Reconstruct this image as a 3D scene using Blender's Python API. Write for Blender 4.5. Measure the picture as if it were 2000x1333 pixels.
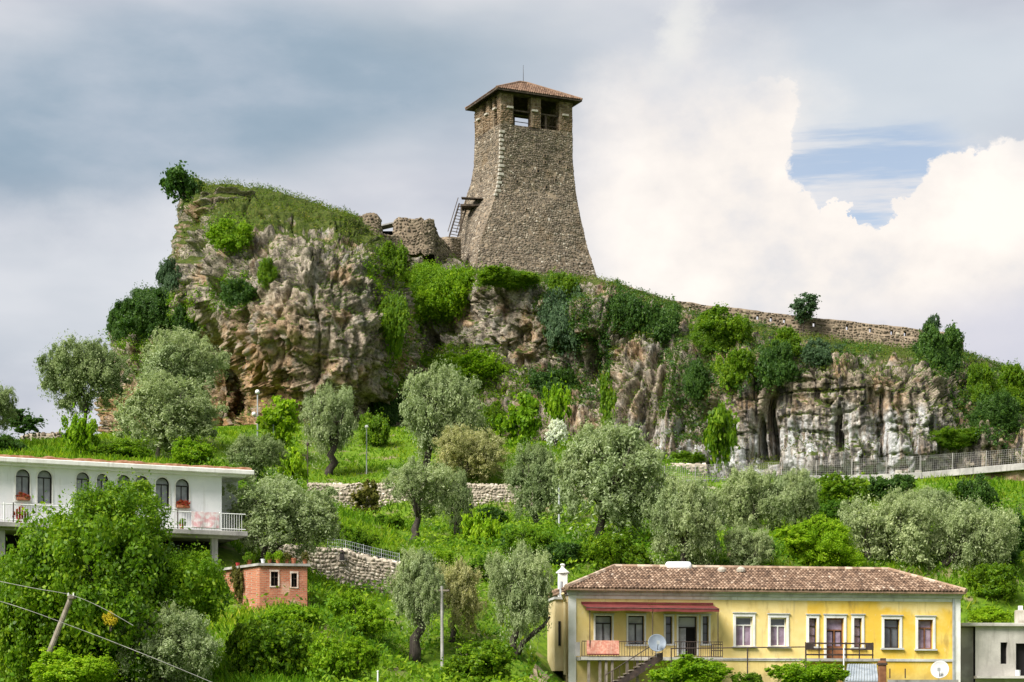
import bpy, math, random
import numpy as np
from mathutils import Vector

# ------------------------------------------------------------------ scene, camera, light
for _o in list(bpy.data.objects): bpy.data.objects.remove(_o)
SC = bpy.context.scene
COL = SC.collection
random.seed(11); RNG = np.random.default_rng(11)
R = math.radians
FPX, CX, HZ = 4000.0, 1000.0, 1430.0           # focal length and horizon in photo pixels (2000 x 1333)
EXPO = 1.15
cam = bpy.data.cameras.new('camera'); camo = bpy.data.objects.new('camera', cam); COL.objects.link(camo)
camo.location = (0, 0, 0); camo.rotation_euler = (R(90), 0, 0)
cam.sensor_width = 36; cam.lens = 72; cam.shift_y = (HZ - 666.5) / 2000; cam.clip_end = 20000; cam.clip_start = 1
SC.camera = camo
SC.view_settings.view_transform = 'Standard'; SC.view_settings.look = 'None'
SC.view_settings.exposure = EXPO; SC.view_settings.gamma = 1; SC.view_settings.use_curve_mapping = False
SC.render.engine = 'CYCLES'; SC.cycles.max_bounces = 8; SC.cycles.diffuse_bounces = 5; SC.cycles.transmission_bounces = 4
SC.cycles.use_denoising = True

SUN_AZ, SUN_EL = R(-48), R(46)                  # sun direction: behind the camera, to the left
sdir = Vector((math.sin(SUN_AZ) * math.cos(SUN_EL), -math.cos(SUN_AZ) * math.cos(SUN_EL), math.sin(SUN_EL)))
sun = bpy.data.lights.new('sun', 'SUN'); sun.energy = 3.8; sun.angle = R(30); sun.color = (1, 0.955, 0.88)
suno = bpy.data.objects.new('sun', sun); COL.objects.link(suno); suno.location = sdir * 400
suno.rotation_euler = (-sdir).to_track_quat('-Z', 'Y').to_euler()

# ------------------------------------------------------------------ node helpers
class NT:
    def __init__(s, tree): s.t = tree; s.t.nodes.clear()
    def n(s, typ, props=None, **ins):
        nd = s.t.nodes.new(typ)
        for k, v in (props or {}).items(): setattr(nd, k, v)
        for k, v in ins.items():
            key = int(k[1:]) if k[0] == 'i' and k[1:].isdigit() else k.replace('_', ' ')
            s.set(nd.inputs[key], v)
        return nd
    def set(s, sock, v):
        if isinstance(v, bpy.types.NodeSocket): s.t.links.new(v, sock)
        elif isinstance(v, bpy.types.Node): s.t.links.new(v.outputs[0], sock)
        elif isinstance(v, (tuple, list)):
            dv = sock.default_value
            sock.default_value = tuple(v) + (1,) * (len(dv) - len(v))
        else: sock.default_value = v
    def math(s, op, a, b=0.0, c=0.0, clamp=False):
        return s.n('ShaderNodeMath', {'operation': op, 'use_clamp': clamp}, i0=a, i1=b, i2=c).outputs[0]
    def vm(s, op, a, b=(0, 0, 0)):
        nd = s.n('ShaderNodeVectorMath', {'operation': op}, i0=a, i1=b)
        return nd.outputs['Value'] if op in ('DISTANCE', 'LENGTH', 'DOT_PRODUCT') else nd.outputs[0]
    def mix(s, f, a, b, bt='MIX'):
        nd = s.n('ShaderNodeMix', {'data_type': 'RGBA', 'blend_type': bt})
        s.set(nd.inputs[0], f); s.set(nd.inputs[6], a); s.set(nd.inputs[7], b)
        return nd.outputs[2]
    def noise(s, vec, scale, detail=4, rough=.55, dist=0, out=0):
        return s.n('ShaderNodeTexNoise', {}, Vector=vec, Scale=scale, Detail=detail, Roughness=rough, Distortion=dist).outputs[out]
    def ramp(s, f, stops, interp='LINEAR'):
        nd = s.n('ShaderNodeValToRGB', {}, Fac=f); cr = nd.color_ramp; cr.interpolation = interp
        while len(cr.elements) < len(stops): cr.elements.new(.5)
        for e, (p, c) in zip(cr.elements, stops):
            e.position = p; e.color = tuple(c) + (1,) if len(c) == 3 else c
        return nd.outputs[0]
    def mr(s, v, a, b, c=0., d=1., smooth=True):
        return s.n('ShaderNodeMapRange', {'interpolation_type': 'SMOOTHSTEP' if smooth else 'LINEAR'}, i0=v, i1=a, i2=b, i3=c, i4=d).outputs[0]
    def mapping(s, vec, scale=(1, 1, 1), rot=(0, 0, 0), loc=(0, 0, 0)):
        return s.n('ShaderNodeMapping', {}, Vector=vec, Scale=scale, Rotation=rot, Location=loc).outputs[0]

# ------------------------------------------------------------------ world: Nishita sky behind a broken cloud cover
def azel(px, py):
    x, z = (px - CX) / FPX, (HZ - py) / FPX
    return (math.atan2(x, 1), math.atan2(z, math.hypot(x, 1)), 0)
world = bpy.data.worlds.new('World'); SC.world = world; world.use_nodes = True
w = NT(world.node_tree)
sky = w.n('ShaderNodeTexSky', {'sky_type': 'NISHITA', 'sun_disc': False, 'sun_elevation': SUN_EL,
          'sun_rotation': math.atan2(sdir.x, sdir.y), 'air_density': 1.0, 'dust_density': .6, 'ozone_density': 1.2})
D = w.n('ShaderNodeTexCoord').outputs['Generated']
sx = w.n('ShaderNodeSeparateXYZ', {}, Vector=D)
az = w.math('ARCTAN2', sx.outputs[0], sx.outputs[1]); el = w.math('ARCSINE', sx.outputs[2])
P0 = w.n('ShaderNodeCombineXYZ', {}, X=az, Y=el).outputs[0]
n_big = w.noise(w.mapping(D, (5, 5, 13)), 1.0, 5, .5, 0, 1)          # colour output: soft warp
n_fine = w.noise(w.mapping(D, (34, 34, 46)), 1.0, 8, .66, 0, 1)      # billows
warp = w.vm('SCALE', w.vm('SUBTRACT', n_big, (.5, .5, .5)), ); warp.node.inputs['Scale'].default_value = .07
warpf = w.vm('SCALE', w.vm('SUBTRACT', n_fine, (.5, .5, .5))); warpf.node.inputs['Scale'].default_value = .03
P = w.vm('ADD', P0, warp); PF = w.vm('ADD', P0, warpf); PS = w.vm('ADD', P, warpf)
def ell(vec, px, py, rx, ry, rot=0.0):
    v = w.vm('SUBTRACT', vec, azel(px, py))
    v = w.mapping(v, (1, 1, 0), (0, 0, rot))
    v = w.vm('MULTIPLY', v, (FPX / rx, FPX / ry, 0))
    return w.vm('LENGTH', v)
g1 = w.noise(w.mapping(D, (5, 5, 13), loc=(3.1, 1.7, .4)), 1.0, 5, .48)
cloud = w.ramp(g1, [(.34, (.40, .45, .54)), (.46, (.57, .60, .68)), (.56, (.73, .74, .79)), (.70, (.86, .85, .86))])
# heavy slate bank, upper left
dk = w.mr(ell(P, 380, 205, 1060, 225, -.12), .35, 1.08, 1, 0)
streak = w.noise(w.mapping(D, (3.5, 3.5, 20), rot=(0, .1, 0)), 1.0, 3, .45)
mott = w.noise(w.mapping(D, (11, 11, 26), loc=(.7, .2, 1.1)), 1.0, 6, .55)
slate = w.ramp(w.math('ADD', w.math('MULTIPLY', streak, .5), w.math('MULTIPLY', mott, .5)), [(.36, (.25, .365, .47)), (.5, (.33, .435, .54)), (.62, (.47, .545, .64))])
cloud = w.mix(w.math('MULTIPLY', dk, .93), cloud, slate)
# paler under the bank
lo = w.mr(ell(PS, 250, 600, 900, 215, 0), .35, 1.15, 1, 0)
pal = w.ramp(g1, [(.35, (.66, .70, .76)), (.55, (.83, .845, .88)), (.7, (.93, .93, .94))])
cloud = w.mix(w.math('MULTIPLY', lo, .8), cloud, pal)
# opening with thin veils, right
gap = w.mr(ell(P, 1700, 362, 320, 135, -.03), .50, 1.0, 1, 0)
veil = w.noise(w.mapping(D, (9, 9, 95), rot=(0, .05, 0)), 1.0, 5, .62)
gap = w.math('MULTIPLY', gap, w.mr(veil, .43, .64, .86, .20))
veilc = w.mix(w.mr(ell(P, 1760, 170, 520, 200), .3, 1.1, 1, 0), cloud, (.66, .725, .79))
cloud = w.mix(.75, cloud, veilc)
# bright cumulus heads: union of rounded billows
m = None
for (px, py, r) in [(1420, 300, 128), (1480, 240, 82), (1450, 400, 118), (1540, 470, 92), (1636, 412, 26), (1800, 430, 62), (1735, 470, 42),
                    (1880, 400, 100), (1985, 390, 112), (1640, 545, 118), (1850, 545, 150), (1380, 520, 190), (2150, 430, 160)]:
    e = ell(PF, px, py, r, r)
    m = e if m is None else w.n('ShaderNodeMath', {'operation': 'SMOOTH_MIN'}, i0=m, i1=e, i2=.12).outputs[0]
cum_edge = w.mr(m, .92, 1.04, 1, 0)
cum_soft = w.mr(ell(PS, 1390, 420, 330, 330), .45, 1.1, 1, 0)
cum_soft2 = w.mr(ell(PS, 1930, 470, 330, 190), .4, 1.1, 1, 0)
cumc = w.ramp(w.noise(w.mapping(D, (15, 15, 20)), 1.0, 7, .55), [(.30, (.80, .79, .81)), (.43, (.98, .92, .87)), (.58, (1.12, 1.04, .96))])
cloud = w.mix(w.math('MAXIMUM', w.math('MULTIPLY', cum_soft, .85), w.math('MULTIPLY', cum_soft2, .8)), cloud, cumc)
cloud = w.mix(w.math('MULTIPLY', cum_edge, w.mr(ell(P0, 1680, 380, 430, 300), .5, 1.1, .92, 0)), cloud, cumc)
# bright tear above the cumulus
tear = w.mr(ell(PS, 1345, 70, 50, 120, .35), .15, 1.15, 1, 0)
cloud = w.mix(w.math('MULTIPLY', tear, .55), cloud, (.98, .96, .90))
# lilac shade low right
lil = w.mr(ell(P, 1980, 640, 420, 130), .2, 1.1, 1, 0)
cloud = w.mix(w.math('MULTIPLY', lil, .8), cloud, (.72, .72, .81))
cover = w.math('MAXIMUM', w.math('SUBTRACT', 1, gap), cum_edge)
bg1 = w.n('ShaderNodeBackground', {}, Color=w.n('ShaderNodeHueSaturation', {}, Saturation=.78, Color=sky).outputs[0], Strength=.15 / 2 ** EXPO)
bg2 = w.n('ShaderNodeBackground', {}, Color=cloud, Strength=.98 / 2 ** EXPO)
mixs = w.n('ShaderNodeMixShader', {}, i0=cover, i1=bg1, i2=bg2)
w.n('ShaderNodeOutputWorld', {}, Surface=mixs)

# ------------------------------------------------------------------ materials
MATS = {}
def pmat(name, col=(.5, .5, .5), rough=.8, fn=None, spec=.3, metal=0.0):
    m = bpy.data.materials.new(name); m.use_nodes = True; t = NT(m.node_tree)
    b = t.n('ShaderNodeBsdfPrincipled', {}, Base_Color=col, Roughness=rough, Metallic=metal)
    b.inputs['Specular IOR Level'].default_value = spec
    t.n('ShaderNodeOutputMaterial', {}, Surface=b)
    if fn: fn(t, b)
    MATS[name] = m
    return m
def pos(t): return t.n('ShaderNodeNewGeometry').outputs['Position']
def bump(t, b, h, strength=.5, dist=.05):
    t.set(b.inputs['Normal'], t.n('ShaderNodeBump', {}, Strength=strength, Distance=dist, Height=h).outputs[0])
def weathered(c1, c2, scale=1.2, dirt=(.2, .18, .15), dirt_amt=.35, bumps=.3, streaks=True):
    def fn(t, b):
        p = pos(t)
        c = t.mix(t.mr(t.noise(p, scale, 6), .38, .64), c1, c2)
        if dirt_amt:
            v = t.mapping(p, (1.6, 1.6, .22)) if streaks else p
            c = t.mix(t.math('MULTIPLY', t.mr(t.noise(v, 1.7, 7, .62), .52, .74), dirt_amt), c, dirt)
        t.set(b.inputs['Base Color'], c)
        bump(t, b, t.noise(p, 14, 5), bumps, .02)
    return fn
def tinted(stops, scale=4, amt=.35, bscale=16, dirt=None):
    """colour from the per-face 'tint' attribute, roughened with noise"""
    def fn(t, b):
        a = t.n('ShaderNodeAttribute', {'attribute_name': 'tint'}).outputs['Fac']
        p = pos(t)
        c = t.ramp(a, stops)
        c = t.mix(amt, c, t.mix(t.mr(t.noise(p, scale, 6), .3, .7), (.45, .45, .45), (1.3, 1.27, 1.2)), 'MULTIPLY')
        if dirt: c = t.mix(t.mr(t.noise(p, dirt[0], 5), dirt[1], dirt[2]), c, dirt[3])
        t.set(b.inputs['Base Color'], c)
        bump(t, b, t.noise(p, bscale, 6, .65), .6, .04)
    return fn
def leafmat(name, stops, trans=.28, rough=.5, spec=.3, patch=None):
    m = bpy.data.materials.new(name); m.use_nodes = True; t = NT(m.node_tree)
    a = t.n('ShaderNodeAttribute', {'attribute_name': 'tint'}).outputs['Fac']
    c = t.ramp(a, stops)
    oi = t.n('ShaderNodeObjectInfo').outputs['Random']
    c = t.mix(.5, c, t.ramp(oi, [(0, (.78, .84, .8)), (1, (1.2, 1.14, 1.05))]), 'MULTIPLY')
    if patch:
        c = t.mix(t.mr(t.noise(pos(t), patch[0], 3), .42, .62), c, t.mix(1., c, patch[1], 'MULTIPLY'))
    b = t.n('ShaderNodeBsdfPrincipled', {}, Base_Color=c, Roughness=rough)
    b.inputs['Specular IOR Level'].default_value = spec * .5
    tr = t.n('ShaderNodeBsdfTranslucent', {}, Color=t.mix(1., c, (1.15, 1.25, .7), 'MULTIPLY'))
    mx = t.n('ShaderNodeMixShader', {}, i0=trans + .1, i1=b, i2=tr)
    t.n('ShaderNodeOutputMaterial', {}, Surface=mx)
    MATS[name] = m
    return m

leafmat('olive_leaf', [(0, (.15, .205, .085)), (.45, (.29, .355, .165)), (.8, (.44, .50, .28)), (1, (.58, .62, .42))], .28, .5, .4)
leafmat('olive_dark_leaf', [(0, (.105, .155, .055)), (.5, (.22, .285, .12)), (1, (.38, .44, .23))], .25, .5, .35)
leafmat('olive_pale_leaf', [(0, (.24, .26, .10)), (.5, (.42, .41, .19)), (1, (.58, .55, .33))], .28, .55)
leafmat('green_leaf', [(0, (.045, .11, .007)), (.5, (.125, .24, .010)), (1, (.29, .40, .016))], .36, .45, .4)
leafmat('dark_green_leaf', [(0, (.022, .062, .014)), (.5, (.055, .125, .020)), (1, (.12, .22, .03))], .3, .45, .4)
leafmat('blue_green_leaf', [(0, (.035, .07, .036)), (.5, (.075, .135, .066)), (1, (.15, .23, .11))], .28, .5, .3)
leafmat('lime_leaf', [(0, (.10, .22, .008)), (.5, (.24, .40, .012)), (1, (.42, .54, .03))], .38, .5)
leafmat('fresh_leaf', [(0, (.075, .18, .007)), (.5, (.175, .32, .010)), (1, (.34, .47, .018))], .36, .5)
leafmat('dry_leaf', [(0, (.07, .085, .015)), (.5, (.14, .145, .025)), (1, (.24, .20, .05))], .3, .6)
leafmat('russet_leaf', [(0, (.09, .05, .02)), (.5, (.12, .13, .03)), (1, (.22, .20, .04))], .3, .6)
leafmat('white_flower', [(0, (.30, .36, .25)), (.35, (.75, .76, .74)), (1, (.85, .85, .84))], .3, .6)
leafmat('yellow_flower', [(0, (.45, .40, .03)), (.5, (.7, .55, .04)), (1, (.85, .72, .10))], .3, .6)
leafmat('red_flower', [(0, (.30, .02, .02)), (.5, (.5, .05, .04)), (.7, (.10, .20, .03)), (1, (.6, .12, .10))], .3, .6)
leafmat('grass_blade', [(0, (.07, .155, .008)), (.5, (.17, .29, .012)), (.85, (.29, .38, .02)), (1, (.40, .38, .06))], .38, .6, .2, (.22, (.62, .80, .8)))
leafmat('weed_leaf', [(0, (.042, .11, .009)), (.5, (.115, .23, .012)), (1, (.26, .37, .018))], .34, .55, .25, (.16, (.66, .80, 1.3)))
leafmat('cliff_leaf', [(0, (.040, .080, .014)), (.5, (.105, .15, .018)), (.85, (.18, .21, .022)), (1, (.27, .22, .04))], .32, .6, .2, (.2, (.75, .95, .8)))

def bark(t, b):
    p = pos(t); n = t.noise(t.mapping(p, (6, 6, 1.2)), 1.6, 6, .7)
    t.set(b.inputs['Base Color'], t.ramp(n, [(.3, (.020, .016, .013)), (.55, (.055, .045, .036)), (.75, (.12, .10, .08))]))
    bump(t, b, n, .8, .06)
pmat('bark', fn=bark, rough=.9)
def palebark(t, b):
    p = pos(t); n = t.noise(t.mapping(p, (6, 6, 1.5)), 1.6, 6, .7)
    t.set(b.inputs['Base Color'], t.ramp(n, [(.3, (.10, .085, .06)), (.6, (.24, .21, .16)), (.8, (.34, .31, .25))])); bump(t, b, n, .7, .05)
pmat('pale_bark', fn=palebark, rough=.9)

def rockf(t, b):
    p = pos(t); s = t.n('ShaderNodeSeparateXYZ', {}, Vector=p)
    X, Z = s.outputs[0], s.outputs[2]
    w1 = t.noise(p, .22, 5, .55); w2 = t.noise(p, .9, 7, .62); w3 = t.noise(t.mapping(p, (1.7, 1.7, .13)), .8, 6, .62); w4 = t.noise(p, 3.4, 6, .65)
    w5 = t.noise(p, 7.5, 6, .7)
    base = t.ramp(t.math('ADD', t.math('MULTIPLY', w2, .35), t.math('ADD', t.math('MULTIPLY', w4, .35), t.math('MULTIPLY', w5, .3))),
                  [(.37, (.045, .039, .034)), (.44, (.13, .112, .09)), (.50, (.27, .23, .18)), (.56, (.44, .38, .305)), (.64, (.66, .59, .49))])
    warm = t.ramp(t.math('ADD', t.math('MULTIPLY', w2, .5), t.math('MULTIPLY', w4, .5)), [(.38, (.10, .052, .024)), (.5, (.30, .175, .085)), (.58, (.44, .28, .145)), (.68, (.58, .43, .28))])
    # sheltered, unweathered rock low on the headland is ochre
    zone = t.math('MULTIPLY', t.mr(X, -20.5, -12, 1, .15), t.mr(Z, 29, 37, 1, 0))
    pat = t.mr(t.noise(p, .33, 5), .50, .64, 0, .65)
    c = t.mix(t.math('MAXIMUM', t.math('MULTIPLY', zone, t.mr(w1, .36, .52, .55, 1)), pat), base, warm)
    # grey lichen veils
    c = t.mix(t.mr(t.noise(p, .55, 6, .6), .52, .66, 0, .5), c, (.33, .325, .30))
    # black seep stains running down
    c = t.mix(t.mr(w3, t.mr(X, 14, 20, .56, .50), t.mr(X, 14, 20, .68, .60), 0, t.mr(X, 14, 20, .6, .92)), c, (.030, .027, .026))
    # calcite crust on the foot of the right-hand wall
    wz = t.math('MULTIPLY', t.mr(X, 8, 10.5), t.mr(t.math('ADD', Z, t.math('MULTIPLY', t.noise(p, .5, 5), 9)), 28.0, 31.6, 1, 0))
    c = t.mix(t.math('MULTIPLY', t.math('MULTIPLY', wz, t.mr(X, 33, 38, 1, 0)), t.mr(w3, .42, .56, 1, .08)), c, t.ramp(w4, [(.35, (.27, .27, .275)), (.6, (.62, .62, .62))]))
    # turf and moss where the rock is flat enough to hold soil
    nz = t.n('ShaderNodeSeparateXYZ', {}, Vector=t.n('ShaderNodeNewGeometry').outputs['Normal']).outputs[2]
    cap = t.math('MULTIPLY', t.mr(t.math('ADD', Z, t.math('MULTIPLY', t.noise(p, .4, 5, .6), 7)), 43.4, 45.6), t.mr(X, -9, -11.5))
    gm = t.mr(t.math('ADD', t.math('ADD', nz, t.math('MULTIPLY', cap, .5)), t.math('MULTIPLY', t.math('SUBTRACT', w2, .5), .8)), .50, .70)
    gr = t.ramp(w4, [(.3, (.030, .050, .010)), (.55, (.075, .10, .018)), (.7, (.14, .13, .035))])
    c = t.mix(gm, c, gr)
    t.set(b.inputs['Base Color'], c)
    h = t.math('ADD', t.math('MULTIPLY', w4, 1.0), t.noise(p, 9, 6, .7))
    bump(t, b, h, .9, .16)
pmat('rock', fn=rockf, rough=.92, spec=.15)
def groundf(t, b):
    p = pos(t)
    n = t.noise(p, .35, 6); n2 = t.noise(p, 2.6, 6, .65)
    c = t.ramp(n2, [(.3, (.04, .085, .008)), (.5, (.095, .17, .012)), (.7, (.15, .22, .02))])
    c = t.mix(t.mr(t.noise(p, .5, 7, .65), .54, .66, 0, .85), c, (.21, .165, .10))
    t.set(b.inputs['Base Color'], c); bump(t, b, n2, .6, .1)
pmat('turf', fn=groundf, rough=.95, spec=.1)
STONE = [(0, (.075, .063, .051)), (.25, (.14, .118, .094)), (.55, (.205, .174, .137)), (.78, (.28, .243, .193)), (.9, (.42, .38, .315)), (1, (.62, .59, .53))]
pmat('tower_stone', fn=tinted(STONE, 3, .5, dirt=(.35, .56, .7, (.16, .115, .07))), rough=.93, spec=.15)
pmat('tower_mortar', fn=weathered((.18, .14, .10), (.26, .205, .145), 1.5, (.09, .07, .05), .5, .6), rough=.95, spec=.1)
pmat('rampart_stone', fn=tinted([(0, (.06, .05, .04)), (.4, (.16, .13, .095)), (.8, (.27, .22, .16)), (1, (.42, .37, .29))], 3, .5), rough=.93, spec=.15)
pmat('wall_stone', fn=tinted([(0, (.18, .15, .12)), (.3, (.36, .31, .245)), (.6, (.53, .465, .38)), (.85, (.64, .58, .49)), (1, (.74, .71, .65))], 4, .45), rough=.9, spec=.15)
pmat('wall_mortar', fn=weathered((.30, .26, .20), (.40, .35, .28), 2, (.18, .15, .12), .5, .6), rough=.95)
pmat('quoin_stone', fn=weathered((.36, .325, .265), (.50, .47, .41), 2, (.17, .14, .10), .5, .5), rough=.9)
pmat('roof_tile', fn=tinted([(0, (.08, .050, .035)), (.3, (.18, .112, .074)), (.6, (.285, .19, .13)), (.85, (.40, .29, .21)), (1, (.54, .44, .35))], 2.5, .45, 25), rough=.85)
pmat('tower_tile', fn=tinted([(0, (.10, .058, .040)), (.5, (.19, .115, .075)), (1, (.30, .20, .14))], 2.5, .4, 25), rough=.85)
pmat('old_timber', fn=weathered((.045, .033, .024), (.10, .075, .055), 3, (.02, .016, .012), .4, .4), rough=.85)
pmat('grey_timber', fn=weathered((.17, .14, .11), (.27, .235, .19), 3, (.07, .06, .05), .5, .4), rough=.85)
def yellowf(t, b):
    p = pos(t); s = t.n('ShaderNodeSeparateXYZ', {}, Vector=p)
    n = t.noise(p, .8, 6, .6)
    pale = t.mix(t.mr(n, .35, .65), (.74, .56, .21), (.80, .64, .29))
    viv = t.mix(t.mr(n, .38, .62), (.73, .47, .065), (.78, .565, .145))
    f = t.mr(s.outputs[0], 14.60, 14.72)                      # later, stronger coat of paint on the right half
    fade = t.math('MULTIPLY', t.mr(s.outputs[0], 18.1, 18.5), t.mr(t.math('ADD', s.outputs[2], t.math('MULTIPLY', n, 1.5)), 6.65, 7.0))
    c = t.mix(t.math('MULTIPLY', f, t.math('SUBTRACT', 1, fade)), pale, viv)
    c = t.mix(t.mr(t.noise(t.mapping(p, (1.4, 1.4, .35)), 1.5, 7, .65), .53, .72, 0, .6), c, (.32, .20, .07))
    c = t.mix(t.mr(t.noise(p, 3.3, 7, .7), .60, .72, 0, .45), c, (.76, .68, .48))
    c = t.mix(t.mr(t.noise(t.mapping(p, (5, 5, .3)), 1.3, 6, .6), .58, .74, 0, .4), c, (.34, .28, .18))
    c = t.mix(t.mr(t.math('ADD', s.outputs[2], t.math('MULTIPLY', t.noise(p, 1.6, 6, .65), 1.6)), 4.1, 3.1, 0, .45), c, (.33, .27, .17))
    t.set(b.inputs['Base Color'], c); bump(t, b, t.noise(p, 12, 5), .25, .02)
pmat('yellow_plaster', fn=yellowf, rough=.9, spec=.15)
pmat('white_trim', fn=weathered((.66, .65, .61), (.78, .77, .74), 1.5, (.30, .27, .22), .45, .25), rough=.8)
pmat('white_plaster', fn=weathered((.74, .75, .77), (.82, .82, .83), .8, (.42, .40, .37), .42, .25), rough=.85, spec=.2)
pmat('grey_cornice', fn=weathered((.42, .42, .41), (.56, .56, .54), 2, (.22, .20, .18), .5, .3), rough=.9)
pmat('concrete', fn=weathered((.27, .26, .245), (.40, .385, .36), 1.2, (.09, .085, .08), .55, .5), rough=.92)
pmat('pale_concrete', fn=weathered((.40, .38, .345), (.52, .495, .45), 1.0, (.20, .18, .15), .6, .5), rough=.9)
def glassf(t, b):
    t.set(b.inputs['Base Color'], t.mix(t.mr(t.noise(pos(t), .8, 2), .4, .6), (.055, .06, .075), (.12, .13, .15)))
pmat('window_glass', rough=.12, spec=.6, fn=glassf)
pmat('curtain', fn=weathered((.30, .31, .34), (.44, .45, .48), 2.5, (.2, .2, .22), .3, .1), rough=.6)
pmat('lilac_curtain', fn=weathered((.22, .16, .23), (.34, .27, .37), 3, (.15, .11, .15), .3, .1), rough=.6)
pmat('dark_void', (.012, .011, .011), .9)  # near-black colour standing for unlit depth in openings and rooms
pmat('dark_frame', fn=weathered((.022, .018, .018), (.045, .036, .034), 3, (.01, .01, .01), .3, .2), rough=.6)
pmat('brown_wood', fn=weathered((.16, .065, .030), (.24, .105, .05), 3, (.07, .03, .02), .4, .2), rough=.65)
pmat('white_paint', (.72, .72, .71), .5)
pmat('iron', fn=weathered((.035, .025, .022), (.075, .05, .04), 4, (.02, .015, .012), .4, .2), rough=.7)
pmat('galvanised', fn=weathered((.36, .38, .40), (.46, .48, .50), 4, (.2, .2, .2), .3, .1), rough=.55, metal=.3)
pmat('awning_red', fn=weathered((.12, .022, .020), (.165, .034, .030), 2, (.07, .02, .02), .35, .1), rough=.75)
pmat('pvc_white', (.70, .72, .75), .4, spec=.5)
pmat('dish_grey', fn=weathered((.17, .20, .25), (.23, .27, .32), 2, (.12, .13, .15), .3, .1), rough=.5)
pmat('dish_white', fn=weathered((.44, .44, .43), (.52, .52, .51), 2, (.4, .38, .36), .25, .1), rough=.5)
pmat('terracotta', fn=weathered((.30, .10, .05), (.40, .15, .08), 4, (.17, .07, .04), .3, .2), rough=.85)
pmat('red_plastic', (.36, .03, .035), .45)
def brickf(t, b):
    p = pos(t)
    v = t.n('ShaderNodeCombineXYZ', {}, X=t.math('ADD', t.n('ShaderNodeSeparateXYZ', {}, Vector=p).outputs[0], t.n('ShaderNodeSeparateXYZ', {}, Vector=p).outputs[1]), Y=t.n('ShaderNodeSeparateXYZ', {}, Vector=p).outputs[2]).outputs[0]
    br = t.n('ShaderNodeTexBrick', {}, Vector=v, Color1=(.30, .085, .045), Color2=(.44, .16, .085), Mortar=(.36, .24, .17), Scale=1.0)
    br.inputs['Mortar Size'].default_value = .012; br.inputs['Brick Width'].default_value = .25; br.inputs['Row Height'].default_value = .09
    n = t.noise(p, 2.2, 6, .65)
    c = t.mix(t.mr(n, .50, .66, 0, .75), br.outputs[0], (.42, .175, .10))
    c = t.mix(t.mr(t.noise(p, 1.3, 6, .7), .56, .68, 0, .6), c, (.56, .40, .31))
    t.set(b.inputs['Base Color'], c); bump(t, b, t.math('ADD', br.outputs[1], n), .7, .04)
pmat('red_brick', fn=brickf, rough=.9)
pmat('blanket_pink', fn=weathered((.56, .22, .16), (.66, .36, .27), 9, (.48, .14, .12), .6, .2, False), rough=.95)
pmat('blanket_floral', fn=weathered((.66, .62, .62), (.60, .34, .36), 5, (.5, .25, .28), .5, .2, False), rough=.95)
pmat('roof_debris', fn=weathered((.20, .085, .045), (.30, .17, .10), 4, (.10, .10, .03), .6, .8, False), rough=.95)
pmat('lamp_glass', (.75, .75, .73), .3)
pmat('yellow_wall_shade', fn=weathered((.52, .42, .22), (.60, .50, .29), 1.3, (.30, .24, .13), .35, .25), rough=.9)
pmat('zinc_roof', fn=weathered((.20, .235, .265), (.28, .315, .345), 2, (.15, .15, .15), .4, .2), rough=.5)
pmat('dry_path', fn=weathered((.30, .23, .15), (.42, .33, .22), 2, (.16, .12, .08), .5, .6, False), rough=.95)
pmat('asphalt', fn=weathered((.05, .05, .05), (.075, .072, .07), 2, (.1, .09, .08), .4, .4, False), rough=.95)
pmat('hut_trim', fn=weathered((.50, .36, .28), (.58, .50, .44), 6, (.34, .14, .08), .7, .5, False), rough=.9)
pmat('pier_stone', fn=tinted([(0, (.10, .068, .042)), (.5, (.20, .14, .088)), (1, (.31, .24, .165))], 3, .5), rough=.93, spec=.15)
# ------------------------------------------------------------------ geometry helpers
def at(px, py, d): return Vector(((px - CX) / FPX * d, d, (HZ - py) / FPX * d))
def zof(py, d): return (HZ - py) / FPX * d
def xof(px, d): return (px - CX) / FPX * d
ORG = {}
def tag(o, label=None, cat=None, group=None, kind=None):
    if label: o['label'] = label
    if cat: o['category'] = cat
    if group: o['group'] = group
    if kind: o['kind'] = kind
    return o
def thing(name, label, cat, loc, group=None):
    o = bpy.data.objects.new(name, None); COL.objects.link(o); o.empty_display_size = .3
    o.location = loc; ORG[o.name] = Vector(loc)
    return tag(o, label, cat, group)
def link(name, me, mat, parent=None, org=None):
    o = bpy.data.objects.new(name, me); COL.objects.link(o)
    if parent is not None: o.parent = parent; ORG[o.name] = ORG[parent.name] if org is None else org
    else: ORG[o.name] = Vector((0, 0, 0)) if org is None else org
    if mat is not None and len(me.materials) == 0: me.materials.append(MATS[mat])
    return o
def npmesh(name, V, F, tint=None, smooth=False):
    """mesh from numpy: V (n,3), F (m,4) quads or (m,3)"""
    me = bpy.data.meshes.new(name); V = np.asarray(V, np.float32); F = np.asarray(F, np.int32); k = F.shape[1]
    me.vertices.add(len(V)); me.vertices.foreach_set('co', V.ravel())
    me.loops.add(F.size); me.loops.foreach_set('vertex_index', F.ravel())
    me.polygons.add(len(F)); me.polygons.foreach_set('loop_start', np.arange(0, F.size, k, dtype=np.int32))
    if smooth: me.polygons.foreach_set('use_smooth', np.ones(len(F), bool))
    me.update(calc_edges=True)
    if tint is not None:
        a = me.attributes.new('tint', 'FLOAT', 'FACE'); a.data.foreach_set('value', np.asarray(tint, np.float32))
    return me
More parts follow.
